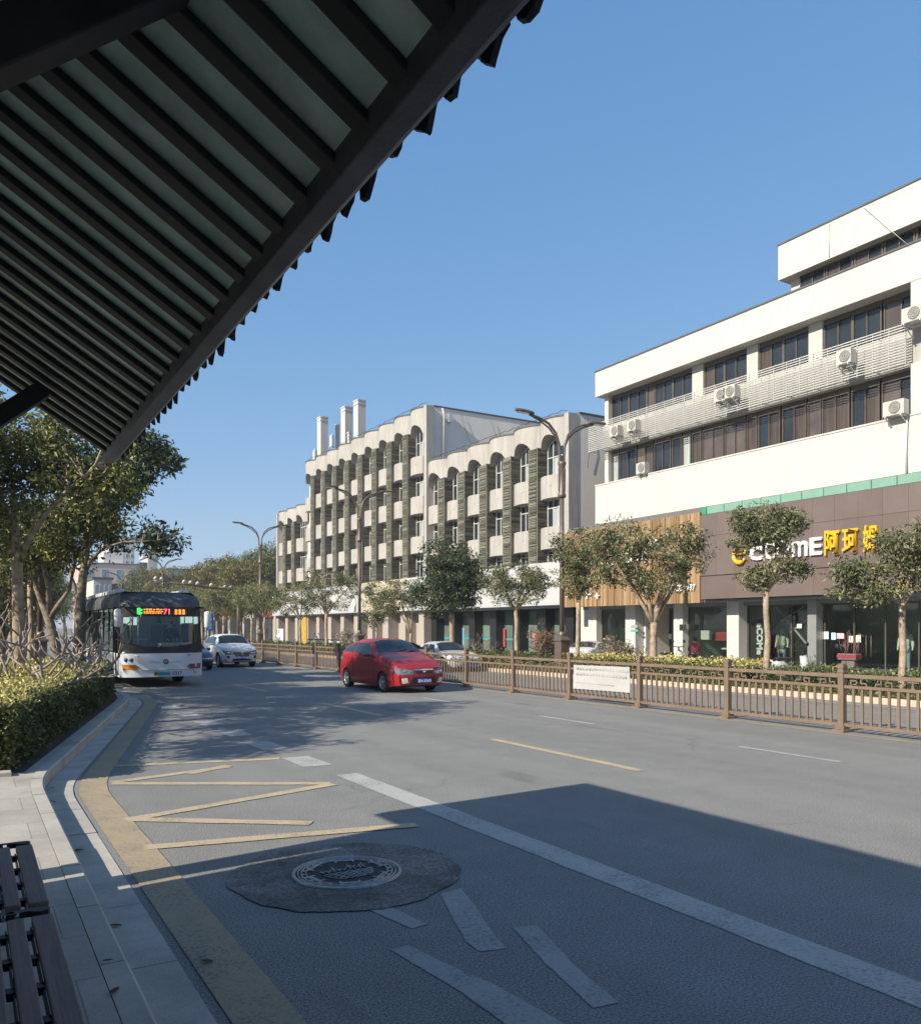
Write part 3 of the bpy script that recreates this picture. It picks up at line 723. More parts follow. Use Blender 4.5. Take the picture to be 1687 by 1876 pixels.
for body, u0, u1, sz, m, dz in (('c', 1373, 1397, 1.15, SWHITE, 0), ('C', 1399, 1420, .92, SWHITE, 0), ('O', 1422, 1446, .92, SWHITE, 0), ('m', 1451, 1480, 1.2, SWHITE, 0), ('E', 1484, 1506, .92, SWHITE, 0),
                                ('阿', 1511, 1538, 1.02, SYEL, .02), ('珂', 1543, 1572, 1.02, SYEL, .02), ('姆', 1581, 1608, 1.02, SYEL, .02)):
    t = stxt(body, u0, u1, 1020, sz, m, bold=.02 if m is SWHITE else .016); zz_ = sp(u0, 1020, 27.5).z
    t.data.transform(Matrix.Translation((0, 0, zb-zz_+dz)))
lg = MB(o3); c0 = sp(1355, 1016, 27.5)                 # round smiling emblem: open ring, two eyes, a bar
pp = [(27.47, c0.y-.31*math.cos(a), c0.z+.02+.36*math.sin(a)) for a in [R(4)+R(322)*i/24 for i in range(25)]]; lg.tube(pp, [.05]*8+[.06]*4+[.08]*3+[.1]*7+[.08, .06, .05], 8)
lg.tube([(27.47, c0.y+.24, c0.z+.03), (27.47, c0.y-.3, c0.z+.04)], .055, 8); lg.build('emblem', SYEL, bs)
glyph_strokes('lettering', [((1608, 1066), (1608, 1076)), ((1605, 1070), (1613, 1069)), ((1612, 1076), (1606, 1077)), ((1622, 1070), (1622, 1076)), ((1648, 1065), (1646, 1076)), ((1650, 1068), (1655, 1067)), ((1655, 1066), (1655, 1075)), ((1659, 1066), (1659, 1075)), ((1663, 1066), (1663, 1075))], SORA, .06, bs, o3, x=27.57)
# lettering on the dark pillar board, reading downwards
vt = text_obj('lettering', 'aCOMe', .42, Matrix(), SWHITE, wb, .01, bold=.02)
p0 = sp(1391, 1142, 29.4)
vt.data.transform(Matrix(((0, 0, -1, 29.39), (0, -1, 0, p0.y+.13), (-1, 0, 0, p0.z), (0, 0, 0, 1)))); vt.data.transform(Matrix.Translation(-Vector(off)))

# posters and notices on the glass
def poster(u0, u1, v0, v1, x, m, label, cat='notice', name='notice', group=None):
    a, b = sp(u0, v0, x), sp(u1, v1, x); o = Vector((x, (a.y+b.y)/2, min(a.z, b.z))); mb = MB(o); mb.box(x, x+.012, min(a.y, b.y), max(a.y, b.y), min(a.z, b.z), max(a.z, b.z))
    ob = mb.build(name, m); ob.location = o; return tag(ob, label, cat, group)
PAPER = mat('white_paper', (.55, .53, .5), .7, .04); PINK = mat('pink_paper', (.7, .42, .46), .7); PBLU = mat('pale_blue_paper', (.45, .6, .68), .7); REDP = mat('red_paper', (.32, .055, .05), .6, .1)
poster(1494, 1517, 1157, 1171, 29.24, PAPER, 'wide white paper notice on the shop glass beside the grey pillar')
poster(1522, 1530, 1159, 1172, 29.24, PBLU, 'narrow pale blue paper notice on the shop door glass')
poster(1532, 1545, 1160, 1170, 29.24, PINK, 'pink paper notice on the shop door glass')
poster(1554, 1562, 1165, 1177, 29.24, PAPER, 'small white paper notice between pink and cream notices on the door')
poster(1567, 1576, 1164, 1177, 29.24, mat('cream_paper', (.68, .6, .5), .7), 'cream paper notice on the right of the shop door glass')
poster(1459, 1468, 1143, 1151, 29.24, PAPER, 'small white square notice high on the clothing shop glass')
poster(1309, 1336, 1158, 1174, 29.6, REDP, 'red poster inside the white shop window behind the counter', 'poster', 'poster')
poster(1283, 1303, 1155, 1172, 29.5, PAPER, 'large white panel standing inside the shop window left of the red poster', 'poster', 'poster')
poster(1212, 1230, 1161, 1171, 30.8, PAPER, 'white notice on the dark entrance door between the white walls')
poster(1244, 1256, 1144, 1155, 28.68, mat('black_plate', (.03, .03, .03), .4), 'small black plate on the white shop pillar', 'wall plate', 'wall_plate')
poster(1155, 1167, 1145, 1150, 28.68, mat('grey_plate', (.3, .3, .3), .4), 'small grey plate on the white shop pillar above a green one', 'wall plate', 'wall_plate')
poster(1154, 1168, 1153, 1157, 28.68, mat('green_plate', (.1, .35, .28), .4), 'small green and grey plate on the white shop pillar', 'wall plate', 'wall_plate')
ct = thing('shop_counter', 'white counter with overhanging top inside the white shop window', 'counter', (30.1, 25.2, .15)); oc = (30.1, 25.2, .15)
mb = MB(oc); mb.box(29.8, 30.4, 24.75, 25.7, .152, .85); mb.build('body', PILLAR, ct, bev=.02)
mb = MB(oc); mb.box(29.6, 30.5, 24.6, 26.0, .85, .93); mb.build('top', PAPER, ct, bev=.02)

# ------------------------------------------------------------------ air conditioners
ACM = mat('air_conditioner_casing', (.45, .43, .39), .5, .06, streak=.1); FANM = mat('fan_grille', (.12, .12, .12), .5)
def aircon(x, y, z, label, w=.85, side=False):
    t = thing('air_conditioner', label, 'air conditioner', (x, y, z))
    mb = MB(); mb.box(-.17, .17, -w/2, w/2, 0, .52); mb.build('casing', ACM, t, bev=.02)
    mb = MB(); M = Matrix.Translation((-.172, -.06, .26)) @ Matrix.Rotation(R(-90), 4, 'Y')
    mb.lathe([(.21, -.0), (.21, .012), (.2, .014), (.19, .0)], 24, M); mb.lathe([(.185, .001), (.001, .001)], 24, M)
    mb.build('fan', FANM, t)
    mb = MB(); M2 = Matrix.Translation((-.172, -.06, .26)) @ Matrix.Rotation(R(-90), 4, 'Y')
    for r in (.05, .1, .15): mb.lathe([(r, .008), (r+.008, .014), (r+.016, .008)], 20, M2)
    mb.build('fan_guard', ACM, t)
    for yy in (-w/2+.1, w/2-.1): mb = MB(); mb.box(-.2, .45, yy-.02, yy+.02, -.05, -.002); mb.beam((-.18, yy, -.05), (.4, yy, -.4), .03, .03); mb.build('bracket', ALUW, t)
for u, v, x, lb in ((1675, 590, 27.62, 'air conditioner on brackets on the white pier, highest at the top window band'), (1640, 762, 27.75, 'air conditioner standing alone on the lower window ledge near the white pier'),
                    (1549, 668, 27.5, 'air conditioner behind the grille under the upper windows, nearest the white pier'), (1322, 736, 27.5, 'left air conditioner of the pair in the middle of the grille'), (1339, 730, 27.5, 'right air conditioner of the pair in the middle of the grille'),
                    (1128, 800, 27.5, 'air conditioner behind the end of the grille beside the lamp arm'), (1160, 790, 27.5, 'second air conditioner from the left end of the grille'), (1177, 868, 27.9, 'small air conditioner on the lower window ledge at the building end')):
    p = on_x(u, v, x); aircon(x, p.y, p.z, lb, .6 if 'pair' in lb else .76 if 'pier' in lb and 'grille' not in lb else .58)

# ------------------------------------------------------------------ ornate building: three stepped wings of bowed bays
ob = thing('ornate_building', 'cream building with scalloped parapets, arched windows and bamboo-clad piers', 'building', (35, 60, .15)); oo = (35, 60, .15)
m_, nt, b_ = _nt('split_bamboo'); g = nt.nodes.new('ShaderNodeNewGeometry')
nt.links.new(ramp(nt, g.outputs['Random Per Island'], (.085, .085, .058), (.235, .225, .165), .1, .95), b_.inputs['Base Color']); b_.inputs['Roughness'].default_value = .55; BAMBOO = m_
BAMBOOD = m_.copy(); BAMBOOD.name = 'shaded_bamboo'  # flank rods: same bamboo with the shade darkened into its colour
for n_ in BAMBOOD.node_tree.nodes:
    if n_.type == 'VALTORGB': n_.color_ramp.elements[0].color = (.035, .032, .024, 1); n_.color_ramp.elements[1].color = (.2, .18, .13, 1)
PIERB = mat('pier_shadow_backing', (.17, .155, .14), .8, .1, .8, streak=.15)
XW = 29.7
def bow(t, amp): return amp*math.sin(math.pi*min(1, max(0, t)))**.75
def parapet(ya, yb, ztop, zs):
    mb = MB(oo); mb.smooth = True; n = 26; ts = [i/n for i in range(n+1)]
    def bot(t):
        q = (t-.5)/.33; return zs + (.78*math.sqrt(max(0, 1-q*q)) if abs(q) < 1 else 0)
    X = lambda t: 29.5-bow(t, .62)
    Yp = lambda t: ya+(yb-ya)*t
    mb.grid(lambda t, k: (X(t), Yp(t), bot(t)+(ztop-bot(t))*k), ts, [0, .5, 1], True); mb.smooth = False
    mb.grid(lambda t, k: (X(t)+(XW-X(t))*k, Yp(t), bot(t)), ts, [0, 1])
    mb.grid(lambda t, k: (X(t)+(XW+.1-X(t))*k, Yp(t), ztop), ts, [0, 1], True)
    mb.m(1).grid(lambda t, k: (X(t)-.04+.2*k, Yp(t), ztop+.05), ts, [0, 1], True); mb.grid(lambda t, k: (X(t)-.04, Yp(t), ztop-.05+.1*k), ts, [0, 1], True)
    return mb.build('parapet', [CREAMW, COPING], ob)
def balcony(ya, yb, z0, z1):
    mb = MB(oo); mb.smooth = True; ts = [i/14 for i in range(15)]; a, b = ya+.15*(yb-ya), yb-.15*(yb-ya)
    X = lambda t: 29.42-bow(.12+.76*t, .55); Yp = lambda t: a+(b-a)*t
    mb.grid(lambda t, k: (X(t), Yp(t), z0+(z1-z0)*k), ts, [0, 1], True); mb.smooth = False
    for z, fl in ((z0, False), (z1, True)): mb.grid(lambda t, k: (X(t)+(XW-X(t))*k, Yp(t), z), ts, [0, 1], fl)
    mb.poly([(X(0), a, z0), (XW, a, z0), (XW, a, z1), (X(0), a, z1)]); mb.poly([(X(1), b, z0), (X(1), b, z1), (XW, b, z1), (XW, b, z0)])
    mb.m(1).box(X(.35)-.02, X(.35)+.02, a+(b-a)*.3, a+(b-a)*.55, (z0+z1)/2+.05, (z0+z1)/2+.08)
    return mb.build('balcony', [CREAMW, ALUW], ob)
def arch_window(ya, yb, z0, z1, arch):
    yc = (ya+yb)/2; w = .8; mb = MB(oo); x = XW-.14
    ztop = (lambda y: z1 + (.55*math.sqrt(max(0, 1-((y-yc)/w)**2)) if arch else 0))
    n = 12; ys = [yc-w+2*w*i/n for i in range(n+1)]
    mb.m(1).grid(lambda y, k: (x+.05, y, z0+(ztop(y)-z0)*k), ys, [0, 1], True)
    mb.m(0)
    for yy in (yc-w, yc-w*.34, yc+w*.34, yc+w): mb.box(x, x+.09, yy-.035, yy+.035, z0, ztop(yy) if abs(abs(yy-yc)-w) > .05 else z1)
    for zz_ in (z0+.03, z0+(z1-z0)*.72): mb.box(x-.005, x+.085, yc-w, yc+w, zz_-.03, zz_+.03)
    pts = [(x+.04, y, ztop(y)) for y in ys]; mb.tube(pts, .045, 5)
    if random.random() < .5: mb.m(2).poly([(x+.045, yc+w*.3, z0), (x+.045, yc-w*.3, z0), (x+.045, yc-w*.3, z0+(z1-z0)*.7), (x+.045, yc+w*.3, z0+(z1-z0)*.7)])
    return mb.build('window', [ALUW, PDARK, PPALE], ob)
def pier(yc, z0, z1, bands):
    """box pier with split-bamboo front; bamboo on its flanks only at window height"""
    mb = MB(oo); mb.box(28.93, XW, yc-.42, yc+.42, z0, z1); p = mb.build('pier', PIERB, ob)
    mb = MB(oo); rg = random.Random(int(yc*10))
    for e in (-.42, .42): mb.box(28.88, 28.93, yc+e-.03, yc+e+.03, z0, z1+.02)
    z = z0
    while z < z1:
        k = rg.uniform(-.02, .02); h = rg.uniform(.035, .06)
        if rg.random() > .04: mb.box(28.87-rg.uniform(0, .03), 28.925, yc-.39+rg.uniform(0, .07), yc+.39-rg.uniform(0, .07), z+k, z+h+k)
        z += .088
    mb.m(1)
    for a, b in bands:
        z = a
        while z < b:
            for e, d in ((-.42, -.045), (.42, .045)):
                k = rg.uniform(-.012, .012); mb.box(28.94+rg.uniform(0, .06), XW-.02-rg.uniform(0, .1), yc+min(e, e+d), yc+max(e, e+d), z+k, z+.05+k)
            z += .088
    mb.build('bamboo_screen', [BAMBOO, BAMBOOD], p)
def wing(y0, nb, bw, ztop, zs, zp, floors, lastw, endp):
    """floors: (balcony bottom, balcony top) pairs from the top down"""
    for i in range(nb):
        a, b = y0+i*bw, y0+(i+1)*bw
        parapet(a+.01, b-.01, ztop, zs)
        ceil = zs
        for j, (f0, f1) in enumerate(floors):
            balcony(a, b, f0, f1); arch_window(a, b, f1, min(ceil, f1+1.75) if j else zs+.05, j == 0); ceil = f0
        if ceil - 5.6 > .6: arch_window(a, b, 5.62, ceil-.05, False)
        if i < nb-1 or endp:
            bands = []
            hi = zp
            for f0, f1 in floors: bands.append((f1-.1, hi)); hi = f0-.15
            bands.append((5.6, hi)); pier(b, 5.55, zp, bands)
W1 = (36.85, 6, 2.76); W2 = (53.41, 9, 2.83); W3 = (78.88, 3, 2.72)
wing(*W1, 14.03, 12.3, 12.5, [(9.38, 10.7), (6.44, 7.7)], 0, False)
wing(*W2, 18.35, 16.35, 16.65, [(13.4, 14.72), (10.42, 11.72), (7.45, 8.7)], 0, False)
wing(*W3, 14.35, 12.6, 12.8, [(9.6, 10.95), (6.6, 7.9)], 0, False)
ye1, ye2, ye3 = 36.85+6*2.76, 53.41+9*2.83, 78.88+3*2.72
for y0, y1, zt in ((36.45, ye1, 14.05), (ye1, ye2, 18.38), (ye2, ye3+.1, 14.37)):
    mb = MB(oo); mb.box(XW, 48, y0, y1, 3.2, zt-.02); mb.build('wall', GREYW, ob)
    mb = MB(oo); mb.box(XW+.12, 48.05, y0-.06, y1, zt-.02, zt+.09); mb.build('coping', COPING, ob)
for yc, w, zt in ((36.62, .2, 14.02), (53.3, .2, 18.34), (ye3+.1, .18, 14.34)):
    mb = MB(oo); mb.box(29.05, XW, yc-w, yc+w, 3.3, zt); mb.build('pier', CREAMW, ob)
mb = MB(oo); mb.tube([(30.6, 53.2, 14.2), (30.6, 53.2, 17.9), (30.5, 53.25, 18.3)], .07, 8); mb.box(30.95, 31.3, 53.1, 53.35, 17.3, 17.9); mb.build('drain_pipe', ALUW, ob)
CABLE = mat('black_cable', (.02, .02, .02), .6)
mb = MB(oo)
mb.tube([(31.2, 36.38, 13.6), (33.5, 36.36, 11.2), (35.8, 36.3, 8.4), (36.2, 36.2, 7.0)], .012, 5); mb.tube([(30.4, 36.38, 13.9), (30.55, 36.36, 12.2), (30.4, 36.38, 11)], .012, 5)
for a in (36.7, 39.4, 42.3, 45): mb.tube([(a-4.5, 53.33, 18), (a-4, 53.3, 16.6), (a-3.2, 53.3, 14.4)], .012, 4)
for a, b, z in ((36.9, 53, 14.25), (53.5, 78.5, 18.6)):
    pts = []; n = 36
    for i in range(n+1): pts.append((29.3, a+(b-a)*i/n, z+.12*abs(math.sin(i*1.7))))
    mb.tube(pts, .018, 4)
mb.build('cable', CABLE, ob)
for u0, u1, v, x in ((577, 592, 770, 33), (620, 637, 752, 33.5), (643, 661, 740, 33), (613, 619, 781, 35), (635, 641, 795, 32)):
    a, b = on_x(u0, v, x), on_x(u1, v, x); yy = (a.y+b.y)/2; w = abs(a.y-b.y)*.22
    mb = MB(oo); mb.box(x, x+w*1.6, yy-w, yy+w, 18.3, a.z); mb.box(x-.05, x+w*1.6+.05, yy-w-.05, yy+w+.05, a.z-.4, a.z-.3); mb.box(x-.06, x+w*1.6+.06, yy-w-.06, yy+w+.06, a.z-.02, a.z+.1); mb.build('roof_stack', WHITEW, ob)
for u, v in ((606, 806), (575, 833)):
    a = on_x(u, v, 32); mb = MB(oo); mb.box(32, 32.3, a.y-.3, a.y+.3, a.z-.7, a.z+.5); mb.tube([(32.15, a.y, 18.2), (32.15, a.y, a.z+.7)], .05, 6); mb.build('antenna', ALUW, ob)
# its shops
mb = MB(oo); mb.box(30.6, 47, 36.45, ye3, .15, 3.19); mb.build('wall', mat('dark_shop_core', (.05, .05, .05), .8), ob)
mb = MB(oo); mb.box(28.9, 30.6, 36.2, ye3, 3.0, 3.2); mb.build('soffit', SOFFIT, ob)
BLK = mat('black_shop_pillar', (.015, .016, .018), .3, .2); BEIGE = mat('beige_shop_wall', (.33, .29, .255), .7, .06, streak=.06)
y = 36.6; k = 0
while y < 52.6:
    mb = MB(oo); mb.box(29.55, 30.6, y, y+.75, .15, 3.0); mb.build('pillar', BLK, ob)
    e = min(y+2.65, 53.2); mb = MB(oo); mb.m(0).box(30.2, 30.26, y+.75, e, .15, .25); mb.box(30.2, 30.26, y+.75, e, 2.9, 3.0); mb.box(30.2, 30.26, (y+e)/2+.35, (y+e)/2+.4, .25, 2.9)
    mb.m(1).poly([(30.23, e, .25), (30.23, y+.75, .25), (30.23, y+.75, 2.9), (30.23, e, 2.9)])
    mb.m(2).box(30.19, 30.2, y+.8, e-.05, 1.02, 1.16); mb.build('shop_window', [BLK, PGREEN, mat('teal_glass_band', (.05, .24, .26), .4)], ob); y = e; k += 1
y = 53.3
while y < ye3-.5:
    mb = MB(oo); mb.box(28.95, 30.2, y, y+.8, .15, 3.0); mb.build('pillar', BEIGE, ob)
    mb = MB(oo); mb.box(29.9, 30.6, y+.8, y+3.0, .15, 3.0); mb.m(1).box(29.86, 29.9, y+1.2, y+2.2, .16, 2.5); mb.m(2).box(29.82, 29.86, y+1.3, y+2.1, .3, 2.35); mb.build('shop_window', [BEIGE, BRONZE, PDARK], ob)
    y += 3.0
mb = MB(oo); a, b = on_x(562, 1170, 28.9), on_x(549, 1170, 28.9); mb.box(28.85, 28.94, a.y, b.y, .15, 3.0); mb.build('pillar', mat('yellow_shop_pillar', (.42, .26, .04), .5), ob)
SIGNC = mat('cream_sign_board', (.42, .37, .27), .6, .05, streak=.05); SIGNW = mat('white_sign_board', (.42, .42, .42), .5, .03, streak=.04)
for y0, y1, m, lb in ((36.1, 55.5, SIGNW, 'plain white sign board over the dark glazed shops behind the dark tree'), (55.55, 63.2, SIGNC, 'cream sign board over beige shops between two white sign boards'), (63.25, ye3, SIGNW, 'white sign board at the far end of the cream building')):
    t = thing('shop_sign', lb, 'sign', (28.7, (y0+y1)/2, 3.2)); o = (28.7, (y0+y1)/2, 3.2)
    mb = MB(o); y = y0
    while y < y1-.1: e = min(y+2.4, y1); mb.box(28.5, 28.88, y+.006, e-.006, 3.22, 5.6); y = e
    mb.build('board', m, t); mb = MB(o); mb.box(28.46, 28.9, y0, y1, 3.14, 3.21); mb.build('edge_trim', ALUW, t)
SREDM = mat('faded_red_sign', (.25, .06, .05), .6)
poster(910, 925, 1151, 1185, 30.1, REDP, 'tall red poster on the dark shop glass beside the slim tree', 'poster', 'poster')
poster(976, 982, 1160, 1178, 30.1, mat('red_white_poster', (.65, .2, .24), .6), 'narrow red and white poster on the dark shop glass near the lamp', 'poster', 'poster')
poster(847, 850, 1150, 1182, 29.5, mat('blue_banner', (.12, .26, .36), .5), 'narrow blue and white banner between dark shop pillars', 'banner', 'banner')
poster(507, 519, 1152, 1175, 26.5, mat('white_hoarding', (.7, .72, .7), .6), 'white standing board before the far beige shops', 'board', 'standing_board')

row = thing('shop_row', 'distant low row of shops beyond the cream building behind the street trees', 'shops', (29, 120, .15)); orow = (29, 120, .15)
mb = MB(orow); mb.box(29.2, 36, 88, 200, .15, 4.6); mb.build('wall', BEIGE, row)
for i in range(18):
    y = 89+i*6.1; mb = MB(orow); mb.box(29.1, 29.2, y, y+4.6, .2, 2.8); mb.build('shop_window', PDARK, row)
    mb = MB(orow); mb.box(28.9, 29.2, y-.3, y+5, 3.0, 4.0); mb.build('shop_sign', (SREDM, SIGNW, SIGNC)[i % 3], row)
# ------------------------------------------------------------------ far end of the street
def on_y(u, v, y):
    Yk = y / (-((u-CXP)/FPX)*SA + CA); return at(u, v, Yk)
def block(name, label, y, u0, u1, vtop, m, rows, cols, depth=14, glass=PDARK, wr=.5, trim=None):
    a, b = on_y(u0, vtop, y), on_y(u1, vtop, y); o = ((a.x+b.x)/2, y, 0); t = thing(name, label, 'building', o); z = max(a.z, b.z)
    mb = MB(o); mb.box(a.x, b.x, y, y+depth, 0, z); mb.build('wall', m, t)
    mb = MB(o); mb.box(a.x-.2, b.x+.2, y-.2, y+depth, z, z+.35); mb.build('roof_edge', trim or COPING, t)
    h = (z-3.5)/rows; w = (b.x-a.x)/cols
    for r in range(rows):
        for c in range(cols):
            x = a.x+(c+.5)*w; zz_ = 3.5+r*h
            mb = MB(o); mb.m(0).box(x-w*wr/2, x+w*wr/2, y-.06, y, zz_+h*.2, zz_+h*.75); mb.m(1).box(x-w*wr/2+.15, x+w*wr/2-.15, y-.09, y-.06, zz_+h*.2+.15, zz_+h*.75-.15); mb.build('window', [ALUW, glass], t)
    return t, a, b, z, o
PINKW = mat('pink_render', (.5, .36, .34), .8, .08, .2, streak=.1); GREYB = mat('grey_cladding', (.33, .36, .4), .6, .08, .3)
PTEAL = pane_mat('teal_glass', (.1, .2, .22), .08)
t, a, b, z, o = block('commercial_building', 'pink commercial building at the far end of the street with stone corner tower', 232, 150, 258, 1036, PINKW, 3, 4, 20, PTEAL, .4)
c, d = on_y(257, 1020, 232), on_y(288, 1020, 232)
mb = MB(o); mb.box(c.x, c.x+1.9, 231.7, 240, 0, c.z-1.5); mb.build('glass_strip', PDARK, t)
mb = MB(o); mb.box(c.x+1.9, d.x, 231.2, 242, 0, c.z); mb.box(c.x+1.5, d.x+.4, 230.9, 242.3, c.z, c.z+.6); mb.build('corner_tower', mat('grey_stone', (.45, .43, .41), .8, .08, .3, streak=.1), t)
e, f = on_y(170, 1016, 238), on_y(250, 1016, 238); mb = MB(o); mb.box(e.x, f.x, 238, 250, z-.5, e.z-2); mb.box(e.x+3, f.x-3, 240, 250, e.z-2, e.z+1); mb.build('penthouse', mat('pale_render', (.6, .57, .53), .8), t)
block('tower_block', 'distant white tower block rising behind the pink building', 330, 200, 247, 986, WHITEW, 12, 5, 18)
block('low_building', 'low white building with a stepped end beside the bus roof', 140, 172, 206, 1062, WHITEW, 2, 4, 22)
block('annex_building', 'white annex with a flat roof behind the bus', 150, 207, 250, 1074, mat('cream_render', (.66, .62, .56), .8), 2, 4, 20)
t, a, b, z, o = block('glass_building', 'grey building with teal glass bays beside the wooded hill', 215, 308, 405, 1047, GREYB, 3, 5, 25, PTEAL, .62)
mb = MB(o); p, q = on_y(352, 1050, 212), on_y(384, 1050, 212); mb.box(p.x, q.x, 212, 214.8, 8, p.z-1); mb.build('glass_bay', PTEAL, t)
block('gallery_building', 'dark grey shed roof building just above the bus', 190, 266, 318, 1073, mat('slate_cladding', (.1, .12, .16), .6), 2, 3, 15)
# ------------------------------------------------------------------ vehicles
TYRE = mat('tyre_rubber', (.014, .014, .014), .8, .2, 20); ALLOY = mat('alloy_wheel', (.5, .5, .5), .35, .1, 9, metal=.8); BLKP = mat('black_plastic', (.018, .018, .019), .55, .2, 8)
CARGL = mat('car_glass', (.018, .022, .024), .04, .3, 2, spec=.7); CHROME = mat('chrome', (.65, .65, .65), .15, .05, metal=1.)
HEADL = mat('headlight_lens', (.12, .135, .15), .08, .4, 14, spec=.7); TAILL = mat('tail_light_lens', (.4, .015, .015), .15, .3, 9); PLATEB = mat('blue_number_plate', (.03, .09, .36), .4, .1); PLATEW = mat('plate_characters', (.75, .77, .8), .4)
FOGL = mat('fog_light_lens', (.6, .58, .52), .2, .2, 20)
def crv(pts, x):
    """smooth interpolation through (x, value) pairs"""
    if x <= pts[0][0]: return pts[0][1]
    for (a, va), (b, vb) in zip(pts[:-1], pts[1:]):
        if x <= b:
            t = (x-a)/(b-a); t = t*t*(3-2*t)*.45 + t*.55; return va + (vb-va)*t
    return pts[-1][1]
def wheel_into(root, name, x, y, r, wd, side, spokes=5):
    """tyre with rim and spokes; side -1 = outer face towards -x"""
    w = bpy.data.objects.new(name, None)
    M = Matrix.Translation((x, y, r)) @ Matrix.Rotation(R(90)*(-side), 4, 'Y') if False else Matrix.Translation((x, y, r)) @ Matrix.Rotation(R(90)*side, 4, 'Y')
    mb = MB(); h = wd/2
    mb.lathe([(r*.64, -h*.8), (r*.8, -h), (r*.93, -h*.98), (r, -h*.7), (r, h*.7), (r*.93, h*.98), (r*.8, h), (r*.64, h*.8)], 28, M)
    ty = mb.build('wheel', TYRE, root)
    mb = MB()
    mb.lathe([(r*.66, h*.82), (r*.62, h*.86), (r*.56, h*.5), (r*.56, -h*.6)], 28, M)
    for k in range(spokes):
        A = M @ Matrix.Rotation(2*math.pi*k/spokes, 4, 'Z')
        for dx in (-1, 1): mb.box(r*.1, r*.6, dx*r*.05-r*.035+dx*r*.02, dx*r*.05+r*.035+dx*r*.02, h*.45, h*.72, A)
    mb.lathe([(r*.16, h*.4), (r*.16, h*.78), (.001, h*.8)], 16, M); mb.build('rim', ALLOY, ty)
    mb = MB(); mb.lathe([(r*.58, h*.2), (.001, h*.2)], 20, M); mb.build('brake_disc', BLKP, ty)
    return ty
def make_car(name, label, loc, rz, paint, L=4.0, W=1.66, H=1.38, kind='hatch', scale=1., plate='', grille='slim', group=None, driver=False):
    """nose towards local -y"""
    t = thing(name, label, 'car', loc, rz, group); h2, w2 = L/2, W/2
    wr = .3 if kind != 'suv' else .345; wr *= L/4.2 if kind != 'suv' else L/4.4
    yf, yr = -h2 + L*.2, h2 - L*.19
    zb = .17 if kind != 'suv' else .22
    hood = .62 if kind != 'suv' else .63
    if kind == 'hatch':
        top = [(-h2, H*.47), (-h2+L*.02, H*.52), (-h2+L*.1, H*.615), (-h2+L*.245, H*.70), (-h2+L*.30, H*.745), (-h2+L*.46, H*.97), (-h2+L*.56, H), (-h2+L*.72, H*.985), (-h2+L*.86, H*.91), (-h2+L*.955, H*.74), (h2, H*.52)]
        bel = [(-h2, H*.45), (-h2+L*.1, H*.55), (-h2+L*.28, H*.645), (-h2+L*.6, H*.67), (-h2+L*.9, H*.70), (h2, H*.5)]
        cab = (-h2+L*.29, -h2+L*.47, -h2+L*.85, -h2+L*.95)
    elif kind == 'sedan':
        top = [(-h2, H*.46), (-h2+L*.02, H*.51), (-h2+L*.1, H*.6), (-h2+L*.25, H*.675), (-h2+L*.30, H*.70), (-h2+L*.43, H*.96), (-h2+L*.54, H), (-h2+L*.66, H*.98), (-h2+L*.83, H*.76), (-h2+L*.88, H*.74), (-h2+L*.98, H*.70), (h2, H*.55)]
        bel = [(-h2, H*.44), (-h2+L*.1, H*.55), (-h2+L*.28, H*.63), (-h2+L*.6, H*.65), (-h2+L*.9, H*.67), (h2, H*.53)]
        cab = (-h2+L*.29, -h2+L*.44, -h2+L*.67, -h2+L*.83)
    else:
        top = [(-h2, H*.52), (-h2+L*.015, H*.57), (-h2+L*.08, H*.625), (-h2+L*.24, H*.69), (-h2+L*.29, H*.72), (-h2+L*.41, H*.96), (-h2+L*.5, H), (-h2+L*.75, H*.985), (-h2+L*.9, H*.92), (-h2+L*.97, H*.7), (h2, H*.55)]
        bel = [(-h2, H*.5), (-h2+L*.08, H*.58), (-h2+L*.27, H*.655), (-h2+L*.6, H*.67), (-h2+L*.92, H*.7), (h2, H*.53)]
        cab = (-h2+L*.28, -h2+L*.42, -h2+L*.88, -h2+L*.96)
    def incab(y):                                    # 0 on the bonnet, 1 in the full cabin
        if y < cab[0]: return 0.
        if y < cab[1]: return (y-cab[0])/(cab[1]-cab[0])
        if y < cab[2]: return 1.
        if y < cab[3]: return 1-(y-cab[2])/(cab[3]-cab[2])
        return 0.
    def plan(y):
        q = abs(y)/h2; return 1 - .17*max(0, (q-.55)/.45)**2.4
    def sec(y, j):
        """section point j in 0..6 from sill to roof centre"""
        tz, bz_ = crv(top, y), min(crv(bel, y), crv(top, y)-.02); c = incab(y); p = plan(y)*w2
        zlo = zb + .06*max(0, (abs(y)/h2-.8)/.2)
        rl = tz - (.035 + .05*c)
        P = [(p*.93, zlo), (p*.985, zlo+.1), (p*1., zlo+(bz_-zlo)*.55), (p*.955, bz_), (p*(.955-.235*c - .06*(1-c)), rl), (p*(.55-.06*c), tz-.008), (0, tz)]
        i = min(5, int(j)); f = j-i; a, b = P[i], P[i+1]
        return a[0]+(b[0]-a[0])*f, a[1]+(b[1]-a[1])*f
    ys = [-h2 + L*i/72 for i in range(73)]; js = [0, .5, 1, 1.35, 1.7, 2, 2.33, 2.66, 3, 3.5, 4, 4.4, 5, 6]
    mb = MB(); mb.smooth = True
    ra = wr*1.17
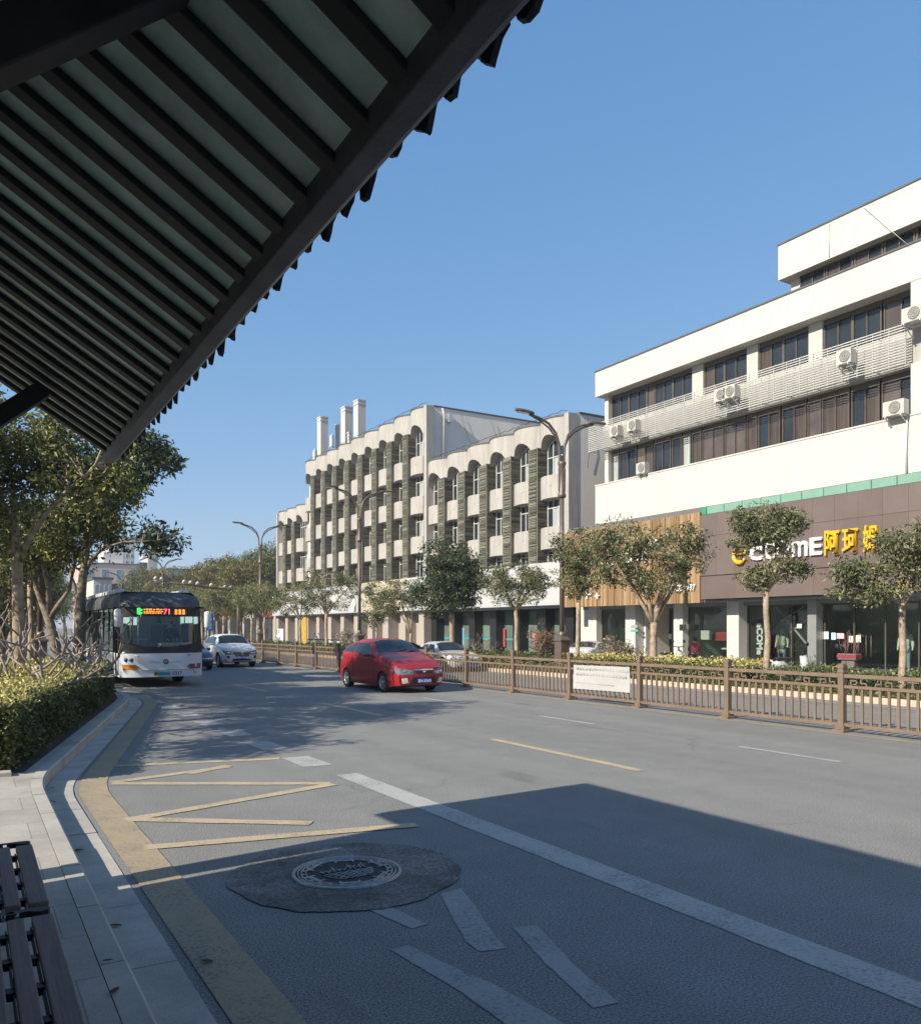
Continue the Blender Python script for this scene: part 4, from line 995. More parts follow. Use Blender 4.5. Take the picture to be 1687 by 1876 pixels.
    for sx in (-1, 1):
        base = len(mb.v); nj = len(js)
        for y in ys:
            for j in js:
                x, z = sec(y, j)
                yy, zz_ = y, z
                if j < 3:
                    for wy in (yf, yr):
                        d = math.hypot(y-wy, z-wr)
                        if d < ra and d > ra*.55 and z > wr*.4: k = ra/d; yy, zz_ = wy+(y-wy)*k, wr+(z-wr)*k
                mb.v.append(Vector((sx*x, yy, zz_)))
        for i in range(len(ys)-1):
            for k in range(nj-1):
                q = (base+i*nj+k, base+(i+1)*nj+k, base+(i+1)*nj+k+1, base+i*nj+k+1)
                if any(all(math.hypot(mb.v[a].y-wy, mb.v[a].z-wr) <= ra+.004 for a in q) for wy in (yf, yr)) and js[k] < 3: continue
                mb.face(q if sx > 0 else q[::-1])
    # nose and tail skins
    def skin(sgn):
        y0 = sgn*h2; zt = crv(top, y0); zl = zb+.06; p = plan(y0)*w2
        def f(a, k):
            z = zl + (zt-zl)*k; w = p*(.93+.07*min(1, k*3)-.045*max(0, k-.75)*4*.5)
            x = a*w; bul = (.13 if sgn < 0 else .1)*(1-abs(a)**2.6) + .05*math.sin(math.pi*min(1, k*1.05)); return (x, y0+sgn*bul, z)
        return f
    fN, fT = skin(-1), skin(1)
    aa = [-1+2*i/16 for i in range(17)]; kk = [i/8 for i in range(9)]
    mb.grid(fN, aa, kk, False); mb.grid(fT, aa, kk, True)
    # bonnet / boot lip between the rounded skins and the shell
    for f, sg in ((fN, -1), (fT, 1)):
        y0 = sg*h2
        mb.grid(lambda a, k: (lambda A, B: (A[0]+(B[0]-A[0])*k, A[1]+(B[1]-A[1])*k, A[2]+(B[2]-A[2])*k))(f(a, 1), (a*plan(y0)*w2*.9, y0+(-sg)*.02, crv(top, y0-sg*.02))), aa, [0, 1], sg > 0)
    body = mb.build('body', paint, t)
    # underbody and wheel wells
    mb = MB(); mb.box(-w2*.8, w2*.8, -h2*.93, h2*.93, zb+.0, zb+.18)
    for wy in (yf, yr): mb.box(-w2*.86, w2*.86, wy-ra*1.05, wy+ra*1.05, zb+.02, wr+ra*.9)
    mb.build('underbody', BLKP, t)
    def patch(c4, n1, n2, out, fn=None):
        """quad patch over section coordinates c4 = corners (y, j), pushed outward"""
        m_ = MB(); m_.smooth = True
        (ya, ja), (yb_, jb), (yc, jc), (yd, jd) = c4
        def pt(u, v, sx):
            y = (ya*(1-u)+yb_*u)*(1-v) + (yd*(1-u)+yc*u)*v; j = (ja*(1-u)+jb*u)*(1-v) + (jd*(1-u)+jc*u)*v
            x, z = sec(y, j); return Vector((sx*x, y, z))
        return m_, pt
    us = [i/8 for i in range(9)]; vs = [i/4 for i in range(5)]
    def side_glass(c4, nm='side_window', m=CARGL):
        for sx in (-1, 1):
            m_, pt = patch(c4, 8, 4, .004); m_.grid(lambda u, v: pt(u, v, sx)+Vector((sx*.006, 0, .002)), us, vs, sx < 0); m_.build(nm, m, t)
    y0, y1, y2, y3 = cab
    mid = (y1*.42+y2*.58) if kind != 'sedan' else (y1*.5+y2*.5)
    side_glass([(y0+(y1-y0)*.55, 3.12), (mid-.03, 3.12), (mid-.03, 3.9), (y1+.02, 3.9)])
    rear = y3-.04 if kind != 'sedan' else y2+(y3-y2)*.55
    side_glass([(mid+.03, 3.12), (rear-.1, 3.2), (y2-.02, 3.88), (mid+.03, 3.9)])
    for (a, b, nm, off_) in ((y0+.04, y1-.03, 'windscreen', -.01), (y3-.04, y2+.04, 'rear_window', .01)):
        m_, pt = patch([(0, 0)]*4, 1, 1, 0); m_.smooth = True
        for sx in (-1, 1):
            m_.grid(lambda u, v: (lambda P: Vector((sx*P[0]*.985, a+(b-a)*u+off_*.4, P[1]+.008)))(sec(a+(b-a)*u, 4.12+1.88*v)), [i/8 for i in range(9)], [0, .25, .5, 1], (sx > 0) == (a > b))
        m_.build(nm, CARGL, t)
    for sx in (-1, 1):
        for nm, wy in (('f', yf), ('r', yr)): wheel_into(t, 'wheel', sx*(w2-.1), wy, wr, .19, sx)
        # mirror, door handles, door seams
        mb = MB(); x, z = sec(y0+(y1-y0)*.5, 3); x += .02; yy = y0+(y1-y0)*.62
        mb.smooth = True; mb.lathe([(.001, -.1), (.05, -.085), (.068, -.03), (.068, .03), (.05, .085), (.001, .1)], 10, Matrix.Translation((sx*(x+.1), yy, z+.05)) @ Matrix.Rotation(R(90), 4, 'Y') @ Matrix.Diagonal((.8, .9, 1, 1))); mb.smooth = False
        mb.beam((sx*(x-.05), yy, z+.02), (sx*(x+.06), yy, z+.04), .05, .03); mb.build('mirror', paint, t)
        mb = MB()
        for yy in (mid-.2, mid+ (rear-mid)*.62):
            x, z = sec(yy, 2.75); mb.box(sx*x-.012, sx*x+.012, yy-.08, yy+.08, z-.015, z+.012)
        mb.build('door_handle', paint, t)
        for yy in (y0+.14, mid, mid+(rear-mid)*.85):
            mb = MB(); mb.tube([Vector((sx*(sec(yy, j)[0]-.004), yy+(.12*(j < 1.5) if yy > mid else 0)*0, sec(yy, j)[1])) for j in (.6, 1, 1.5, 2, 2.5, 3)], .009, 4)
            mb.build('door_seam', BLKP, t)
    # nose furniture
    def fpatch(fn, pts, sg, out=.012, thick=.02):
        """outline (a, k) on a skin, built as a thin solid"""
        m_ = MB(); m_.smooth = True
        if len(pts) != 4: P = [Vector(fn(a, k)) for a, k in pts]; m_.smooth = False; m_.prism([p+Vector((0, sg*out, 0)) for p in P], (0, -sg*thick, 0)); return m_
        (a0, k0), (a1, k1), (a2, k2), (a3, k3) = pts
        def f(u, v): return Vector(fn((a0*(1-u)+a1*u)*(1-v)+(a3*(1-u)+a2*u)*v, (k0*(1-u)+k1*u)*(1-v)+(k3*(1-u)+k2*u)*v))
        U = [i/12 for i in range(13)]; V = [i/5 for i in range(6)]; o_ = Vector((0, sg*out, 0))
        m_.grid(lambda u, v: f(u, v)+o_, U, V); m_.smooth = False
        for q in (0, 1): m_.grid(lambda u, v: f(u, q)+o_*(1-v)-o_*v, U, [0, 1]); m_.grid(lambda u, v: f(q, u)+o_*(1-v)-o_*v, V, [0, 1])
        return m_
    zt = crv(top, -h2)
    if grille == 'slim':
        g = fpatch(fN, [(-.42, .86), (.42, .86), (.36, .68), (-.36, .68)], -1); g.build('grille', BLKP, t)
        g = fpatch(fN, [(-.44, .93), (.44, .93), (.43, .86), (-.43, .86)], -1, .02); g.build('grille_trim', CHROME, t)
        g = fpatch(fN, [(-.62, .1), (.62, .1), (.5, .48), (-.5, .48)], -1); g.build('air_intake', BLKP, t)
        for sx in (-1, 1):
            g = fpatch(fN, [(sx*.93, .1), (sx*.68, .14), (sx*.74, .42), (sx*.93, .4)][::sx], -1); g.build('fog_light', FOGL, t)
    elif grille == 'wide':
        g = fpatch(fN, [(-.5, .84), (.5, .84), (.44, .44), (-.44, .44)], -1); g.build('grille', BLKP, t)
        g = MB()
        for k in (.5, .62, .76): g.beam(Vector(fN(-.44, k))+Vector((0, -.12, 0))*0+Vector((0, -.02, 0)), Vector(fN(.44, k))+Vector((0, -.02, 0)), .02, .018) if False else [g.beam(Vector(fN(-.44+.22*i, k))+Vector((0, -.018, 0)), Vector(fN(-.22+.22*i, k))+Vector((0, -.018, 0)), .02, .016) for i in range(4)]
        for sx in (-1, 1): g.beam(Vector(fN(sx*.06, .64))+Vector((0, -.03, .05)), Vector(fN(0, .64))+Vector((0, -.03, -.05)), .02, .025)
        g.build('grille_trim', CHROME, t)
        g = fpatch(fN, [(-.7, .06), (.7, .06), (.55, .24), (-.55, .24)], -1); g.build('air_intake', BLKP, t)
        for sx in (-1, 1):
            g = fpatch(fN, [(sx*.96, .3), (sx*.8, .26), (sx*.78, .5), (sx*.94, .56)][::sx], -1); g.build('fog_light', BLKP, t)
    else:
        g = fpatch(fN, [(-.8, .05), (.8, .05), (.7, .4), (-.7, .4)], -1); g.build('air_intake', BLKP, t)
        g = fpatch(fN, [(-.95, .8), (.95, .8), (.95, .76), (-.95, .76)], -1); g.build('grille_trim', CHROME, t)
    for sx in (-1, 1):                               # swept headlights wrapping round the corner
        m_ = fpatch(fN, [(sx*.5, .62), (sx*1., .6), (sx*1., .98), (sx*.46, .86)], -1, .01); m_.smooth = True
        def hs(u, v):
            y = -h2-.005+(.30-.1*(1-v))*u; x, z = sec(max(y, -h2), 2.15+.8*v*(1-.25*u)+.3*u*(1-v)); return Vector((sx*(x+.008), y, z+.004))
        m_.grid(hs, [i/6 for i in range(7)], [0, .33, .66, 1])
        ml = MB(); ml.smooth = True
        for aq, kq, rq in ((.66, .74, .05), (.84, .78, .045)): P = Vector(fN(sx*aq, kq))+Vector((0, -.016, 0)); ml.lathe([(rq, 0), (rq*.8, .012), (.001, .016)], 12, Matrix.Translation(P) @ Matrix.Rotation(R(90), 4, 'X'))
        hl = m_.build('headlight', HEADL, t); ml.build('lamp', CHROME, hl); hl = None
        g = fpatch(fT, [(sx*.55, .7), (sx*.98, .7), (sx*.98, .96), (sx*.6, .92)][::sx], 1); g.build('tail_light', TAILL, t)
    for fn, sg, k0 in ((fN, -1, .26 if grille == 'slim' else .36), (fT, 1, .5)):
        p = Vector(fn(0, k0)); mb = MB(); mb.box(-.21, .21, p.y+sg*.03-.006, p.y+sg*.03+.006, p.z-.062, p.z+.062); pl = mb.build('number_plate', PLATEB, t)
        if plate and sg < 0:
            tx = text_obj('plate_text', plate, .1, face_cam(0, p.y+sg*.037, p.z-.036), PLATEW, pl, .001, 'CENTER', .92, .002)
    g = fpatch(fN, [(-.07, .80), (0, .83), (.07, .80), (.07, .76), (0, .73), (-.07, .76)], -1, .03); g.build('badge', CHROME, t)
    mb = MB(); x, z = sec(y0+.02, 5)
    for sx in (-.3, .35): mb.beam((sx*.6, y0+.02, crv(top, y0)+.01), (sx*.6+.42, y0+.16, crv(top, y0+.16)+.015), .018, .012)
    mb.build('wiper', BLKP, t)
    for r in (t,): r.scale = (scale,)*3
    return t
def carpaint(name, c, flake=.0):
    m = mat(name, c, .32, .06, 3, coat=.3, spec=.4); return m
REDC = carpaint('red_car_paint', (.26, .014, .018)); WHITEC = carpaint('white_car_paint', (.58, .59, .6)); NAVYC = carpaint('navy_car_paint', (.02, .035, .075)); SILVC = carpaint('silver_car_paint', (.4, .41, .42)); GREYC = carpaint('grey_car_paint', (.17, .16, .165))
make_car('hatchback', 'red hatchback driving towards the camera beside the brown railing', (11.0, 22.5, 0), R(1.5), REDC, 3.98, 1.70, 1.53, 'hatch', plate='浙A·3256D')
make_car('suv', 'white sport utility car behind the red car, next to the railing', (10.95, 40.1, 0), 0, WHITEC, 4.25, 1.74, 1.55, 'suv', plate='浙A·71560', grille='wide')
make_car('sedan', 'dark blue sedan half hidden behind the bus', (8.4, 38., 0), 0, NAVYC, 4.3, 1.7, 1.33, 'sedan', plate='浙A·81632', grille='low')
make_car('sedan', 'grey sedan in the side lane beyond the railing, just behind the red car', (15.6, 31.2, 0), R(180), GREYC, 4.2, 1.66, 1.28, 'sedan')
p = on_x(868, 1190, 24.5)
make_car('sedan', 'silver sedan standing by the far kerb of the side lane near the dark tree', (17.95, 31.2, 0), R(0), SILVC, 4.1, 1.6, 1.26, 'sedan')
p = on_x(1088, 1190, 24.)
make_car('sedan', 'white car parked nose-in by the shop pillar behind the lamp pedestal', (24.0, p.y+.2, .15), R(118), WHITEC, 3.8, 1.5, 1.12, 'sedan')
make_car('hatchback', 'dark car seen through the tree trunks behind the bus', (5.6, 52, 0), 0, GREYC, 4.0, 1.7, 1.4, 'hatch', plate='')

# the bus
bus = thing('city_bus', 'white city bus with dark windscreen and lit route display pulling into the stop', 'bus', (5.22, 31.8, 0), R(0)); ob_ = (5.22, 31.8, 0)
BX0, BX1, BY0, BY1, BZ0, BZT = 4.0, 6.44, 26.5, 37.1, .33, 2.98
BUSW = mat('white_bus_paint', (.6, .62, .64), .35, .06, 1.2, coat=.4); BUSD = mat('dusty_dark_bus_roof', (.075, .08, .088), .55, .45, 3, bmp=.1); BUSG = glass_sheet('bus_windscreen', (.8, .88, .86), .72); BUSS = glass_sheet('tinted_bus_side_glass', (.5, .56, .54), .55)
def bus_sec(z):                                    # half width and front offset by height
    w = 1.22 - .02*max(0, z-1.2) - .2*max(0, (z-2.6)/.4)**3
    f = .02*abs(z-.6) + .1*max(0, z-1.05) + .55*max(0, (z-2.55)/.43)**2.2
    return w, f
def bus_pt(a, z, out=0.):
    """front skin: a in -1..1 across"""
    w, f = bus_sec(z); x = 5.22 + a*w; y = BY0 + f + .22*abs(a)**4 - out; return Vector((x, y, z))
aa = [-1+2*i/24 for i in range(25)]
def bus_front(name, z0, z1, n, m, out=0., a0=-1., a1=1.):
    mb = MB(ob_); mb.smooth = True; A = [a0+(a1-a0)*i/24 for i in range(25)]
    mb.grid(lambda a, k: bus_pt(a, z0+(z1-z0)*k, out), A, [i/n for i in range(n+1)]); return mb.build(name, m, bus)
bus_front('front_panel', BZ0, 1.06, 8, BUSW)
bus_front('roof_fairing', 2.5, BZT, 12, BUSD)
bus_front('windscreen', 1.2, 2.5, 8, BUSG, 0, -.97, .97)
bus_front('windscreen_border', 1.06, 1.2, 2, BLKP, .004)
mb = MB(ob_); mb.smooth = True                      # black curved lower edge of the screen and its side posts
mb.grid(lambda a, k: bus_pt(a, 1.2+(.22*abs(a)**2.5+.06)*k, .006), aa, [0, .5, 1])
for a0, a1 in ((-1, -.93), (.93, 1)): mb.grid(lambda a, k: bus_pt(a0+(a1-a0)*a, 1.2+1.3*k, .005), [0, 1], [i/6 for i in range(7)])
mb.grid(lambda a, k: bus_pt(a, 2.2+.3*k, .005), aa, [0, 1]); mb.build('windscreen_border', BLKP, bus)
mb = MB(ob_); mb.smooth = True
for sx in (-1, 1):                                  # sides: skirt, glass band, roof edge
    zz_ = [BZ0, .6, 1.06]; yy_ = [BY0+.22+i*(BY1-BY0-.22)/20 for i in range(21)]
    mb.m(0).grid(lambda y, z: (5.22+sx*bus_sec(z)[0], y if y > BY0+.3 else BY0+.22+bus_sec(z)[1], z), yy_, zz_, sx < 0)
    mb.m(1).grid(lambda y, z: (5.22+sx*bus_sec(z)[0], y if y > BY0+.3 else BY0+.22+bus_sec(z)[1], z), yy_, [1.06, 1.6, 2.1, 2.5], sx < 0)
    mb.m(2).grid(lambda y, z: (5.22+sx*bus_sec(z)[0], y if y > BY0+.3 else BY0+.22+bus_sec(z)[1], z), yy_, [2.5, 2.65, 2.8, 2.9, BZT], sx < 0)
mb.m(2).grid(lambda y, x: (5.22+x, y, BZT), [BY0+.76, BY1], [-1.03, 0, 1.03], True)
mb.m(2).grid(lambda a, k: (lambda p: Vector((p.x*(1-k)+(5.22+a*1.03)*k, p.y*(1-k)+(BY0+.78)*k, BZT)))(bus_pt(a, BZT)), aa, [0, 1])
mb.m(0).box(BX0+.02, BX1-.02, BY1, BY1+.02, BZ0, 2.9); mb.build('body', [BUSW, BUSS, BUSD], bus)
for sx in (-1, 1):
    for i in range(8):
        y = BY0+1.3+i*1.25; x = 5.22+sx*1.21; mb = MB(ob_); mb.box(x-.02, x+.02, y, y+.05, 1.06, 2.5); mb.build('window_post', BLKP, bus)
    for y0, y1 in ((BY0+.5, BY0+1.5), (BY0+5, BY0+6.2)):
        x = 5.22+sx*1.225; 
        if sx < 0:
            for yy in (y0, y1, (y0+y1)/2): mb = MB(ob_); mb.box(x-.02, x+.02, yy, yy+.04, .4, 2.5); mb.build('door_post', BLKP, bus)
mb = MB(ob_)
for sx in (-1, 1):
    for i in range(7): y = BY0+1.6+i*1.2; mb.box(5.22+sx*1.0-.12, 5.22+sx*1.0+.12, y, y+.9, BZT-.02, BZT+.12)
mb.build('roof_cover', BUSW, bus, bev=.04)
mb = MB(ob_); mb.box(4.15, 6.3, 28.3, 28.5, .3, .5); mb.box(4.1, 6.35, BY0+.5, BY1-.1, .3, .9); mb.build('underbody', BLKP, bus)
for sx in (-1, 1):
    for wy in (29.2, 35.): wheel_into(bus, 'wheel', 5.22+sx*1.0-5.22, wy-31.8, .46, .28, sx, 6)
# display
mb = MB(ob_); 
pts = [bus_pt(a, z, .03) for a, z in ((-.6, 2.24), (.62, 2.24), (.62, 2.47), (-.6, 2.47))]; mb.prism(pts, (0, .03, 0)); dsp = mb.build('route_display', mat('dark_display', (.035, .035, .035), .4), bus)
EG, EO, ERd = emit('green_led', (.05, .9, .1), 1.3), emit('orange_led', (1., .32, .05), 1.1), emit('red_led', (1., .1, .12), 1.1)
yD = bus_pt(0, 2.3, .03).y - .012
def led(name, m, rects):
    mb = MB(ob_)
    for x0, x1, z0, z1 in rects: mb.box(5.22+x0, 5.22+x1, yD-.006, yD, z0, z1)
    return mb.build(name, m, dsp)
led('led_symbol', EG, [(-.75, -.71, 2.27, 2.45), (-.7, -.66, 2.25, 2.46), (-.65, -.6, 2.29, 2.33), (-.65, -.6, 2.38, 2.42)])
rg = random.Random(3); rr = []
for row in (2.29, 2.345, 2.405):
    x = -.56
    while x < -.02: w = rg.uniform(.03, .09); rr.append((x, x+w, row, row+rg.uniform(.02, .034))); x += w+rg.uniform(.008, .03)
for k in range(3):
    for row in (2.275, 2.33, 2.385): x = .36+k*.115; rr.append((x, x+.085, row, row+.028))
    x = .36+k*.115; rr.append((x+.03, x+.05, 2.27, 2.43))
led('led_text', EO, rr)
tt = text_obj('led_text', '71', .23, face_cam(.02+5.22, yD-.008, 2.275), ERd, None, .003, bold=.006); tt.data.transform(Matrix.Translation(-Vector(ob_))); tt.parent = dsp
# mirrors
for sx, z0, z1 in ((-1, 1.86, 2.42), (1, 1.82, 2.38)):
    mb = MB(ob_); mb.smooth = True
    x = 5.22+sx*1.33; M = Matrix.Translation((x, BY0-.05, (z0+z1)/2)) @ Matrix.Diagonal((.105, .09, (z1-z0)/2, 1))
    mb.lathe([(.001, -1), (.7, -.96), (.97, -.8), (1, 0), (.97, .8), (.7, .96), (.001, 1)], 14, M); mb.smooth = False
    mb.build('mirror', BUSW, bus); mb = MB(ob_); mb.tube([(5.22+sx*1.1, BY0+.3, 2.5), (5.22+sx*1.24, BY0+.05, 2.47), (x, BY0-.03, z1-.06)], .03, 8); mb.build('mirror_arm', BLKP, bus)
# lights, plate, number, badge
for sx in (-1, 1):
    mb = MB(ob_); P = [bus_pt(sx*a, z, .015) for a, z in ((.94, 1.12), (.97, 1.07), (.62, .97), (.6, 1.0))]; mb.prism(P[::sx], (0, .02, 0)); mb.build('headlight', HEADL if sx > 0 else mat('lit_white_headlight', (.85, .85, .85), .2), bus)
    mb = MB(ob_); P = [bus_pt(sx*a, z, .02) for a, z in ((.97, .73), (.66, .71), (.58, .64), (.66, .56), (.94, .56))]; mb.prism(P[::sx], (0, .03, 0)); mb.build('fog_light', mat('amber_lens', (.55, .2, .04), .15, .3, 12) if sx < 0 else mat('dark_red_lens', (.12, .07, .08), .12, .5, 16, spec=.7), bus)
mb = MB(ob_)
for a in (-.88, -.76):
    M = Matrix.Translation(bus_pt(a, .86, .012)) @ Matrix.Rotation(R(90), 4, 'X'); mb.lathe([(.058, -.01), (.058, .01), (.001, .01)], 16, M)
mb.build('round_sticker', mat('dark_round_sticker', (.08, .1, .13), .4, .5, 30), bus)
mb = MB(ob_); p = bus_pt(.06, .8, .02); M = Matrix.Translation(p) @ Matrix.Rotation(R(90), 4, 'X'); mb.lathe([(.075, -.01), (.085, .01), (.06, .014), (.055, .0)], 20, M); mb.box(p.x-.03, p.x+.035, p.y-.016, p.y, p.z-.035, p.z-.018); mb.box(p.x-.03, p.x-.012, p.y-.016, p.y, p.z-.018, p.z+.035); mb.box(p.x-.012, p.x+.035, p.y-.016, p.y, p.z+.018, p.z+.035); mb.build('badge', mat('dark_badge', (.12, .13, .16), .3, metal=.5), bus)
p = bus_pt(-.03, .43, .025)
mb = MB(ob_); mb.box(p.x-.14, p.x+.24, p.y-.01, p.y+.01, p.z-.055, p.z+.065); pl = mb.build('number_plate', mat('green_number_plate', (.05, .42, .27), .4), bus)
mb = MB(ob_); mb.box(p.x-.25, p.x-.142, p.y-.01, p.y+.01, p.z-.055, p.z+.065); mb.build('number_plate', mat('amber_plate_end', (.62, .33, .08), .4), bus)
for body, x, sz, m, par, z in (('ADF0628', p.x-.12, .085, PLATEB, pl, p.z-.03), ('浙', p.x-.24, .1, BLKP, pl, p.z-.035), ('S317', p.x+.3, .15, mat('dark_fleet_number', (.1, .11, .13), .5), bus, p.z-.05)):
    tx = text_obj('plate_text' if par is pl else 'fleet_number', body, sz, face_cam(x, p.y-.013, z), m, None, .002, bold=.002); tx.data.transform(Matrix.Translation(-Vector(ob_))); tx.parent = par
# faint stripes of lettering either side of the badge
mb = MB(ob_)
for x0 in (-.42, -.34, -.26, -.18, .22, .3, .38, .46):
    q = bus_pt(x0/1.2, .8, .006); mb.box(5.22+x0, 5.22+x0+.05, q.y-.003, q.y+.004, .775, .785); mb.box(5.22+x0+.02, 5.22+x0+.03, q.y-.003, q.y+.004, .76, .82); mb.box(5.22+x0, 5.22+x0+.05, q.y-.003, q.y+.004, .805, .813)
mb.build('faint_lettering', mat('faint_grey_lettering', (.5, .53, .57), .4), bus)
mb = MB(ob_); P = [bus_pt(a, .55, .012) for a in [-.55+1.3*i/12 for i in range(13)]]; mb.tube(P, .012, 5); mb.tube([bus_pt(.75, .55, .012), bus_pt(.82, .42, .012)], .012, 5); mb.build('bumper_crease', mat('grey_crease', (.42, .44, .47), .4), bus)
mb = MB(ob_)
for a0, a1, z1 in ((-.25, .0, 1.36), (.3, .62, 1.34)): mb.tube([bus_pt(a1, 1.24, .03), bus_pt((a0+a1)/2, (z1+1.24)/2, .03), bus_pt(a0+.1, z1, .03)], .012, 5)
mb.build('wiper', BLKP, bus)
# cab interior
INT = mat('bus_interior_dark', (.05, .05, .055), .7, .3); INTL = mat('bus_interior_pale', (.5, .52, .52), .5, .1)
mb = MB(ob_); mb.box(4.15, 6.3, BY0+.35, BY0+.9, 1.0, 1.24); mb.m(1).box(5.25, 6.2, BY0+.45, BY0+1.1, 1.24, 1.36); mb.build('dashboard', [INT, INTL], bus)
mb = MB(ob_); M = Matrix.Translation((5.72, BY0+1.05, 1.5)) @ Matrix.Rotation(R(-62), 4, 'X'); mb.tube([M @ Vector((.24*math.cos(a), .24*math.sin(a), 0)) for a in [2*math.pi*i/20 for i in range(21)]], .02, 6); mb.cyl((5.72, BY0+1.02, 1.5), (5.72, BY0+.8, 1.2), .035); mb.build('steering_wheel', BLKP, bus)
mb = MB(ob_); mb.box(4.1, 6.34, 33.5, 33.6, .9, 2.45); mb.m(1).box(4.95, 5.6, 33.4, 33.5, 1.95, 2.25); mb.m(0).box(4.1, 6.34, 27.6, 36.9, .82, .9); mb.m(1).box(4.1, 6.34, 28, 33.5, 2.44, 2.47)
mb.build('cabin_lining', [INT, emit('added_cabin_glow', (.75, .9, .9), .6)], bus)  # ceiling and rear panel glow, added to brighten the dark cabin
mb = MB(ob_)
for x, y in ((4.6, 28.2), (4.75, 29.6), (5.15, 30.5)): mb.cyl((x, y, .9), (x, y, 2.44), .02, n=8)
mb.box(4.55, 5.05, 28.2, 28.24, 1.45, 1.49); mb.build('grab_pole', ALUW, bus)
for x, y in ((4.4, 29.1), (4.4, 30.3), (5.9, 30.6), (5.85, 28.35)):
    mb = MB(ob_); mb.box(x-.22, x+.22, y, y+.42, 1.2, 1.28); mb.box(x-.22, x+.22, y+.36, y+.46, 1.28, 2.0); mb.build('seat', mat('green_seat', (.03, .22, .17), .7) if x < 5 else BLKP, bus, bev=.03)
# ------------------------------------------------------------------ railing along the far kerb of the carriageway
FENCE = mat('brown_painted_railing', (.17, .122, .088), .5, .12, 3, streak=.12)
FX = 13.32
fe = thing('railing', 'long brown metal railing with fretwork top between the lanes and the side road', 'railing', (FX, 6.42, 0)); SPN = 2.555
mb = MB(); mb.box(-.055, .055, -.055, .055, .04, 1.13); mb.box(-.066, .066, -.066, .066, 1.13, 1.19); mb.box(-.05, .05, -.05, .05, 1.19, 1.21); mb.box(-.066, .066, -.066, .066, 1.05, 1.075)
mb.box(-.085, .085, -.085, .085, .04, .12); mb.box(-.15, .15, -.12, .12, .0, .045); post = mb.build('post', FENCE, fe, bev=.006)
mb = MB(); a, b = .056, SPN-.056
for z0, z1, w in ((.1, .16, .025), (.78, .83, .025), (.965, 1.03, .03)): mb.box(-w, w, a, b, z0, z1)
n = 15
for i in range(1, n): y = a+(b-a)*i/n; mb.box(-.014, .014, y-.023, y+.023, .16, .78)
for k in range(5):                                  # fretwork: hooked scrolls between the two upper rails
    y = a+(b-a)*(k+.5)/5; f = 1 if k % 2 else -1; t_ = .011
    if k == 2:
        mb.box(-.012, .012, y-.03, y+.03, .83, .855); mb.box(-.012, .012, y-.012, y+.012, .855, .94); mb.box(-.012, .012, y-.1, y+.1, .935, .965)
    else:
        mb.box(-.012, .012, y-.13*f-t_, y-.13*f+t_, .83, .93); mb.box(-.012, .012, min(y-.13*f, y-.02*f), max(y-.13*f, y-.02*f), .908, .93); mb.box(-.012, .012, y-.02*f-t_, y-.02*f+t_, .865, .908)
        mb.box(-.012, .012, min(y-.075*f, y-.02*f), max(y-.075*f, y-.02*f), .845, .866); mb.box(-.012, .012, y+.06*f-t_, y+.06*f+t_, .87, .965); mb.box(-.012, .012, min(y+.06*f, y+.16*f), max(y+.06*f, y+.16*f), .868, .89); mb.box(-.012, .012, y+.16*f-t_, y+.16*f+t_, .83, .868)
panel = mb.build('panel', FENCE, fe)
for k in list(range(-3, 0)) + list(range(1, 46)):
    for o in (post, panel):
        c = o.copy(); COL.objects.link(c); c.parent = fe; c.location = (0, k*SPN, 0)
a, b = on_x(1050, 1236, FX-.07), on_x(1153, 1250, FX-.07); o = (FX-.07, (a.y+b.y)/2, .36)
bn_ = thing('notice_banner', 'white notice banner with faint printing tied to the brown railing', 'banner', o)
mb = MB(o); n = 10
mb.grid(lambda y, z: (FX-.07+.012*math.sin(y*5+z*4), b.y+(a.y-b.y)*y, .33+.6*z-.03*y), [i/n for i in range(n+1)], [0, .25, .5, .75, 1], True)
mb.grid(lambda y, z: (FX-.06+.012*math.sin(y*5+z*4), b.y+(a.y-b.y)*y, .33+.6*z-.03*y), [i/n for i in range(n+1)], [0, .25, .5, .75, 1], False); mb.build('sheet', mat('white_banner_cloth', (.37, .365, .36), .7, .04, 5), bn_)
mb = MB(o); rg = random.Random(8)
for row, z in enumerate((.8, .66, .46)):
    y = a.y-.12
    while y > b.y+.12 and not (row == 2 and y < b.y+.6): w = rg.uniform(.05, .12); mb.box(FX-.088, FX-.084, y-w, y, z, z+(.06 if row < 2 else .02)*rg.uniform(.7, 1)); y -= w+.04
mb.build('faint_lettering', mat('faint_pink_print', (.345, .325, .32), .7), bn_)

